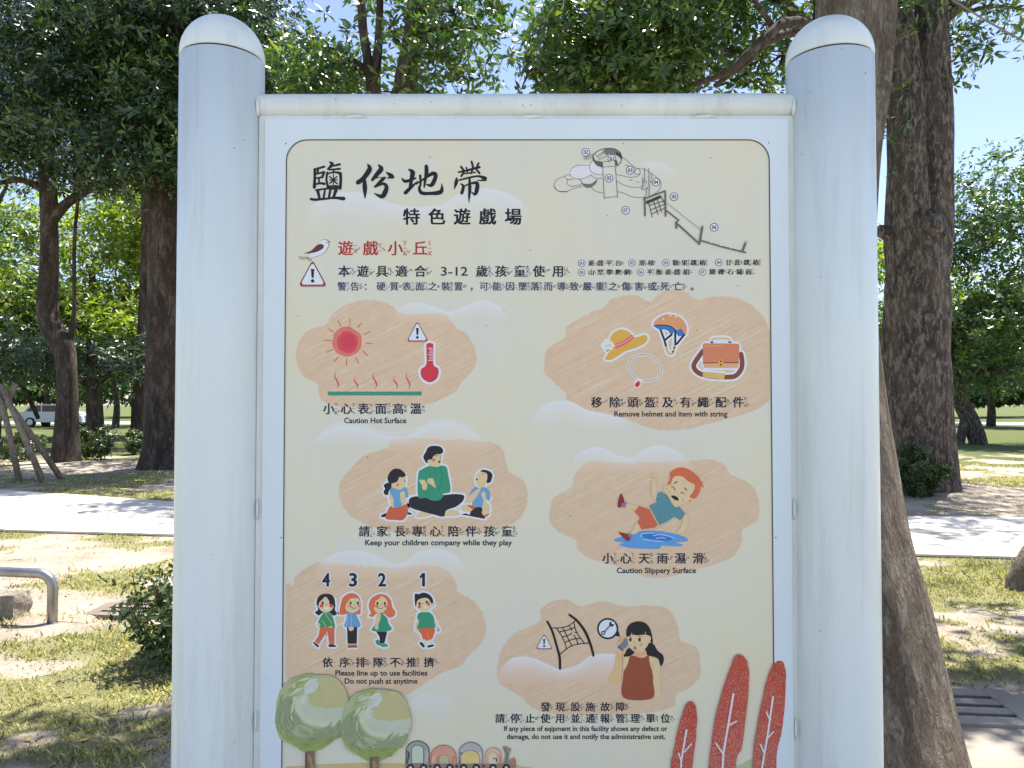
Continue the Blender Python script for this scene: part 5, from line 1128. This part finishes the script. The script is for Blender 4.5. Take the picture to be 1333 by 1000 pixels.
# row of trees beyond, left
fl = [(-30,330,33,90,110,3,1100),(60,300,36,70,60,3,800),(30,400,32,60,60,3,800),(120,400,34,60,50,3,800),(180,300,36,60,80,3,1000),(170,440,33,60,50,3,700),(100,240,38,80,40,3,500),(40,470,31,70,34,3,600)]
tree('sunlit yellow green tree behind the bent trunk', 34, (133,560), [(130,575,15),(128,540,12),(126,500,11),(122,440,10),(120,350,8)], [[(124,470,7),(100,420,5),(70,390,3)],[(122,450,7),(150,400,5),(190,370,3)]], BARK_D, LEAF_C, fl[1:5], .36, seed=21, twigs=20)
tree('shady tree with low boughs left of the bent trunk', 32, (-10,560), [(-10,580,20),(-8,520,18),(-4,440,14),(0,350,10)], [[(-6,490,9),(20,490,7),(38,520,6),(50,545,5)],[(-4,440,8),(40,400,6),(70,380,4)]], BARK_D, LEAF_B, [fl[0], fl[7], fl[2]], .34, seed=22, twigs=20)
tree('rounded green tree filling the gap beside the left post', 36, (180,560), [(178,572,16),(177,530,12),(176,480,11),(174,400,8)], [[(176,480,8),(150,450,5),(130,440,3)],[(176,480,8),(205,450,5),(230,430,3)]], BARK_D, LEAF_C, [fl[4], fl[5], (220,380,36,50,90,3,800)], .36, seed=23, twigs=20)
for i, (px, D, h, lab) in enumerate(((60,52,1.0,'small tree behind the white parked car'),(150,50,1.1,'slim trunked tree near the road right of the car'),(225,55,1.0,'far tree showing just left of the left post'),(-40,50,1.2,'far tree beyond the frame edge past the stakes'))):
    y0 = 526+1503/D
    tree(lab, D, (px,y0), [(px,y0,10),(px+2,y0-30,7),(px-2,y0-60,6),(px,y0-110,4)], [[(px,y0-60,4),(px-20,y0-90,3)],[(px,y0-60,4),(px+24,y0-86,3)]], BARK_D, LEAF_B, [(px,y0-95,D,52,36,3,700),(px+20,y0-130,D,50,40,3,600)], .42, seed=30+i)
fr = [(1170,42,'dense tree far behind the double trunk'),(1235,60,'far tree on the lawn edge behind the forked trunk'),(1290,52,'far upright tree by the street beyond the lawn'),(1345,48,'dark far tree at the edge of the lawn')]
for i, (px, D, lab) in enumerate(fr):
    y0 = 526+1503/D
    tree(lab, D, (px,y0), [(px,y0,12),(px+1,y0-24,9),(px-2,y0-60,7),(px,y0-110,4)], [[(px,y0-50,5),(px-22,y0-76,3)],[(px,y0-46,5),(px+26,y0-70,3)]], BARK_D, (LEAF_C, LEAF_B, LEAF_B, LEAF_B)[i], [(px,y0-85,D,48,40,3,700),(px+4,y0-150,D,50,50,3,700),(px-20,y0-110,D,40,40,3,450)]+([(px-10,y0-220,D,40,40,3,400)] if i == 0 else []), .42, seed=40+i)
# continuous far wood, and trees hidden behind the board that show above / beside it
fw = thing('hedge', (0, 95, 0), 'long band of distant woodland closing the park behind all the trees', 'woodland')
r_ = np.random.default_rng(77); A_, B_ = [], []
for k in range(90):
    x = r_.uniform(-95, 95); y = 88+r_.uniform(-6, 8); h = r_.uniform(5, 9)
    p, d = lobe_pts((x, y, h*.55), (4.5, 3, h*.5), 420, r_, .5); A_.append(p); B_.append(d)
A_, B_ = np.concatenate(A_), np.concatenate(B_); k = A_[:, 2] > 1.6; V, Fc = leaves(A_[k], B_[k], .8, .34, 4, 5); o = big('foliage', V, Fc, LEAF_B, fw); o['kind'] = 'stuff'

# shrubs -------------------------------------------------------
def shrub(px, py, hpx, wpx, D, label, L, n, lm=None, seed=1, stems=14, name='shrub'):
    g = at(px, py, D); t = thing(name, (g[0], D, 0), label, 'shrub'); r = random.Random(seed); h = hpx/F*D; w_ = wpx/F*D/2; vf = []; A, B = [], []
    for k in range(stems):
        a_ = r.uniform(0, 6.28); rad = w_*math.sqrt(r.random()); e = np.array([g[0]+rad*math.cos(a_)*1.05, D+rad*math.sin(a_), h*(1-.35*(rad/w_)**2)*r.uniform(.7, 1.03)])
        s_ = np.array([g[0]+rad*.2*math.cos(a_), D+rad*.2*math.sin(a_), 0.0]); m_ = (s_+e)/2+np.array([r.uniform(-.05, .05)*h, r.uniform(-.05, .05)*h, -.05*h])
        Q = catmull([tuple(s_), tuple(m_), tuple(e)], False, 6); vf.append(tube(Q, [.006*(1-.7*i/len(Q))*max(1, h) for i in range(len(Q))], 5, False))
        for i in range(int(n/stems)):
            tt = 1-.72*r.random()**1.4; q_ = np.array(Q[min(int(tt*(len(Q)-1)), len(Q)-1)])+np.array([r.gauss(0, .055)*h, r.gauss(0, .055)*h, r.gauss(0, .045)*h])
            A.append(q_); u = np.array([math.cos(a_)*.6+r.gauss(0, .4), math.sin(a_)*.6+r.gauss(0, .4), .8+r.gauss(0, .3)]); B.append(u/np.linalg.norm(u))
    v, f = join(*vf); mesh('stems', v, f, BARK_D, t)['kind'] = 'stuff'
    V, Fc = leaves(np.array(A), np.array(B), L, L*.42, 6, seed, .1); big('foliage', V, Fc, lm or LEAF_S, t)
shrub(226, 858, 146, 130, 4.5, 'small dark leaved shrub against the foot of the left post', .05, 620, seed=3, stems=30)
shrub(22, 592, 40, 96, 20, 'low round bush behind the wooden stakes', .10, 500, seed=4)
shrub(132, 600, 50, 74, 21, 'low dark bush between the bent trunk and the stout trunk', .10, 500, seed=5)
shrub(172, 592, 36, 40, 23, 'smallest bush touching the stout trunk on the left', .10, 300, seed=6)
shrub(1193, 634, 70, 84, 12.2, 'dark leafy bush wrapped round the foot of the double trunk', .075, 800, seed=7)

# ---------------------------------------------------------------- small things
STEEL = mat('brushed_steel', (.30, .29, .28), .38, .85); q = NB(STEEL); q.col(q.ramp(q.noise(9, 6, .7, q.pos()), [(.3, (.22, .21, .20)), (.7, (.40, .39, .37))]))
def hoop():
    D = 5.29; t = thing('barrier_rail', (at(68, 812, D)[0], D, 0), 'grey steel hoop rail bending down to the ground at the left', 'rail')
    x1 = at(68, 812, D)[0]; ztop = .345; R_ = .10; x0 = x1-1.35; rr_ = .033; dz = .055
    pts = [(x1, D, -.05), (x1, D, .1), (x1, D, ztop-R_)]
    for k in range(1, 7): a_ = k*math.pi/12; pts.append((x1-R_+R_*math.cos(a_), D, ztop-R_+R_*math.sin(a_)))
    pts += [(x1-.4, D+.05, ztop), (x1-.8, D+.1, ztop), (x0+R_, D+.15, ztop)]
    for k in range(1, 7): a_ = math.pi/2+k*math.pi/12; pts.append((x0+R_+R_*math.cos(a_), D+.15, ztop-R_+R_*math.sin(a_)))
    pts += [(x0, D+.15, .1), (x0, D+.15, -.05)]
    v, f = tube(pts, [rr_]*len(pts), 20); mesh('rail_tube', v, f, STEEL, t, smooth=True)
    for x, y in ((x1, D), (x0, D+.15)):
        v, f = lathe(x, y, [(.055, -.01), (.055, .008), (.036, .012)], 20); mesh('foot_plate', v, f, STEEL, t)
hoop()
def rock(px, py, D, sx, sy, sz, label, seed, m, name='stone_block', cat='stone'):
    g = at(px, py, D); bm = bmesh.new(); bmesh.ops.create_cube(bm, size=1); bmesh.ops.subdivide_edges(bm, edges=bm.edges[:], cuts=5, use_grid_fill=True); r = np.random.default_rng(seed)
    V = []
    for v in bm.verts:
        p = np.array(v.co); p = p*(1-.10*np.linalg.norm(p)**2) ; x, y, z = p*np.array([sx, sy, sz]); n = .06*math.sin(x*31+seed)+.05*math.sin(z*43+y*17)+r.normal(0, .012)
        V.append((g[0]+x*(1+n), D+y*(1+n), sz*.44+z*(1+n)))
    bm.verts.index_update(); Fc = [[v.index for v in f.verts] for f in bm.faces]; bm.free()
    tag(mesh(name, V, Fc, m), label, cat)
rock(4, 806, 5.45, .27, .2, .19, 'rough grey brown stone block lying under the steel rail', 4, bark_mat('rough_stone', (.36, .32, .26), (.28, .24, .19), (.46, .41, .34), 2.5))
# leaning trunk stub at the right edge
t = thing('tree', (at(1345, 765, 6.3)[0], 6.3, 0), 'grey trunk base leaning in at the far right edge above the path', 'tree')
v, f = limb([(1322,772,26),(1330,752,30),(1345,728,32),(1368,690,32),(1400,600,30),(1440,430,28),(1480,200,26),(1490,-100,22)], 6.3, 18, .08, 6, 9); mesh('trunk', v, f, BARK_N, t, smooth=True)
wcrown(t, [(5.4, 6.2, 5.8, 1.2, 1.2, .8, 500)], LEAF_B, .16, 8)
# wooden stakes
def stakes():
    D = 15.0; g = at(45, 626, D); t = thing('tree_stakes', (g[0], D, 0), 'wooden tripod of grey stakes lashed together at the left edge', 'tree stakes')
    m = bark_mat('weathered_wood', (.33, .26, .18), (.25, .20, .15), (.42, .36, .28), 2)
    for a_, b_ in (((-2,505,15.1),(26,628,15.0)),((4,506,15.0),(58,630,14.7)),((8,520,15.2),(82,622,15.6)),((18,505,15.1),(-40,624,15.3))):
        P0 = at(*a_); P1 = at(*b_); P1[2] = -.05; ext = P0+(P0-P1)*.04
        v, f = tube([P1, (P0+P1)/2+np.array([.01, 0, 0]), ext], [.06, .056, .05], 10, True, .05); mesh('stake', v, f, m, t, smooth=True)
    c = at(4, 516, 15.08); v, f = tube([c+np.array([-.14, 0, -.03]), c+np.array([0, -.09, 0]), c+np.array([.14, 0, .02])], [.018]*3, 8); mesh('lashing', v, f, mat('rope_dark', (.10, .08, .06), .9), t)
stakes()
# far white car
def car():
    D = 52; g = at(75, 555, D); x0, y0 = g[0], D; t = thing('parked_car', (x0, y0, 0), 'white hatchback parked by the road beyond the bent trunk', 'car')
    L, W, H = 4.2, 1.75, 1.5
    m = mat('car_white', (.75, .76, .78), .25); gl = mat('car_glass', (.02, .025, .03), .08); ty = mat('tyre_rubber', (.02, .02, .02), .8); rd = mat('tail_lamp', (.35, .02, .02), .3); al = mat('rim_alloy', (.5, .5, .52), .35, .8)
    prof = [(-2.1,.3),(-2.08,.75),(-1.95,.95),(-1.75,1.02),(-1.35,1.42),(-.6,1.5),(.45,1.47),(1.05,1.02),(1.75,.9),(2.05,.72),(2.1,.3)]
    def ext(pr, w0, w1): 
        n = len(pr); V = [(x0+px_, y0-w0, z_+.0) for px_, z_ in pr]+[(x0+px_, y0+w0, z_) for px_, z_ in pr]
        return V, [list(range(n)), list(range(2*n-1, n-1, -1))]+[[i, i+n, (i+1) % n+n, (i+1) % n] for i in range(n)]
    v, f = ext(prof, W/2, 0); mesh('body', v, f, m, t)
    for pr in ([(-1.6,1.02),(-1.3,1.36),(-.62,1.42),(-.62,1.0)], [(-.54,1.0),(-.54,1.42),(.40,1.4),(.9,1.0)]):
        for sgn in (-1, 1):
            V = [(x0+a_, y0+sgn*(W/2+.006), z_) for a_, z_ in pr]; V += [(x0+a_, y0+sgn*(W/2-.01), z_) for a_, z_ in pr]; n = len(pr)
            mesh('window', V, [list(range(n)), list(range(2*n-1, n-1, -1))]+[[i, i+n, (i+1) % n+n, (i+1) % n] for i in range(n)], gl, t)
    for wx in (-1.3, 1.3):
        for sgn in (-1, 1):
            wy = y0+sgn*(W/2-.06)
            V, Fc = tube([(x0+wx, wy-.11, .31), (x0+wx, wy+.11, .31)], [.31, .31], 20); wh = mesh('wheel', V, Fc, ty, t)
            V, Fc = tube([(x0+wx, wy-.12, .31), (x0+wx, wy+.12, .31)], [.2, .2], 16); mesh('rim', V, Fc, al, wh)
    for sgn in (-1, 1): v, f = box(x0-2.06, y0+sgn*.68, .86, .12, .28, .16, 0, .02); mesh('tail_lamp', v, f, rd, t)
car()
# overhead cable top right
v, f = tube([at(1180,-60,9), at(1237,-2,9), at(1285,28,9), at(1333,54,9), at(1400,84,9)], [.011]*5, 8); 
v2, f2 = tube([at(1400,84,9), at(1700,190,9)], [.011]*2, 8)
v, f = join((v, f), (v2, f2)); tag(mesh('overhead_cable', v, f, mat('cable_sheath', (.20, .18, .15), .7)), 'brown cable slanting across the sky in the top right corner', 'cable')
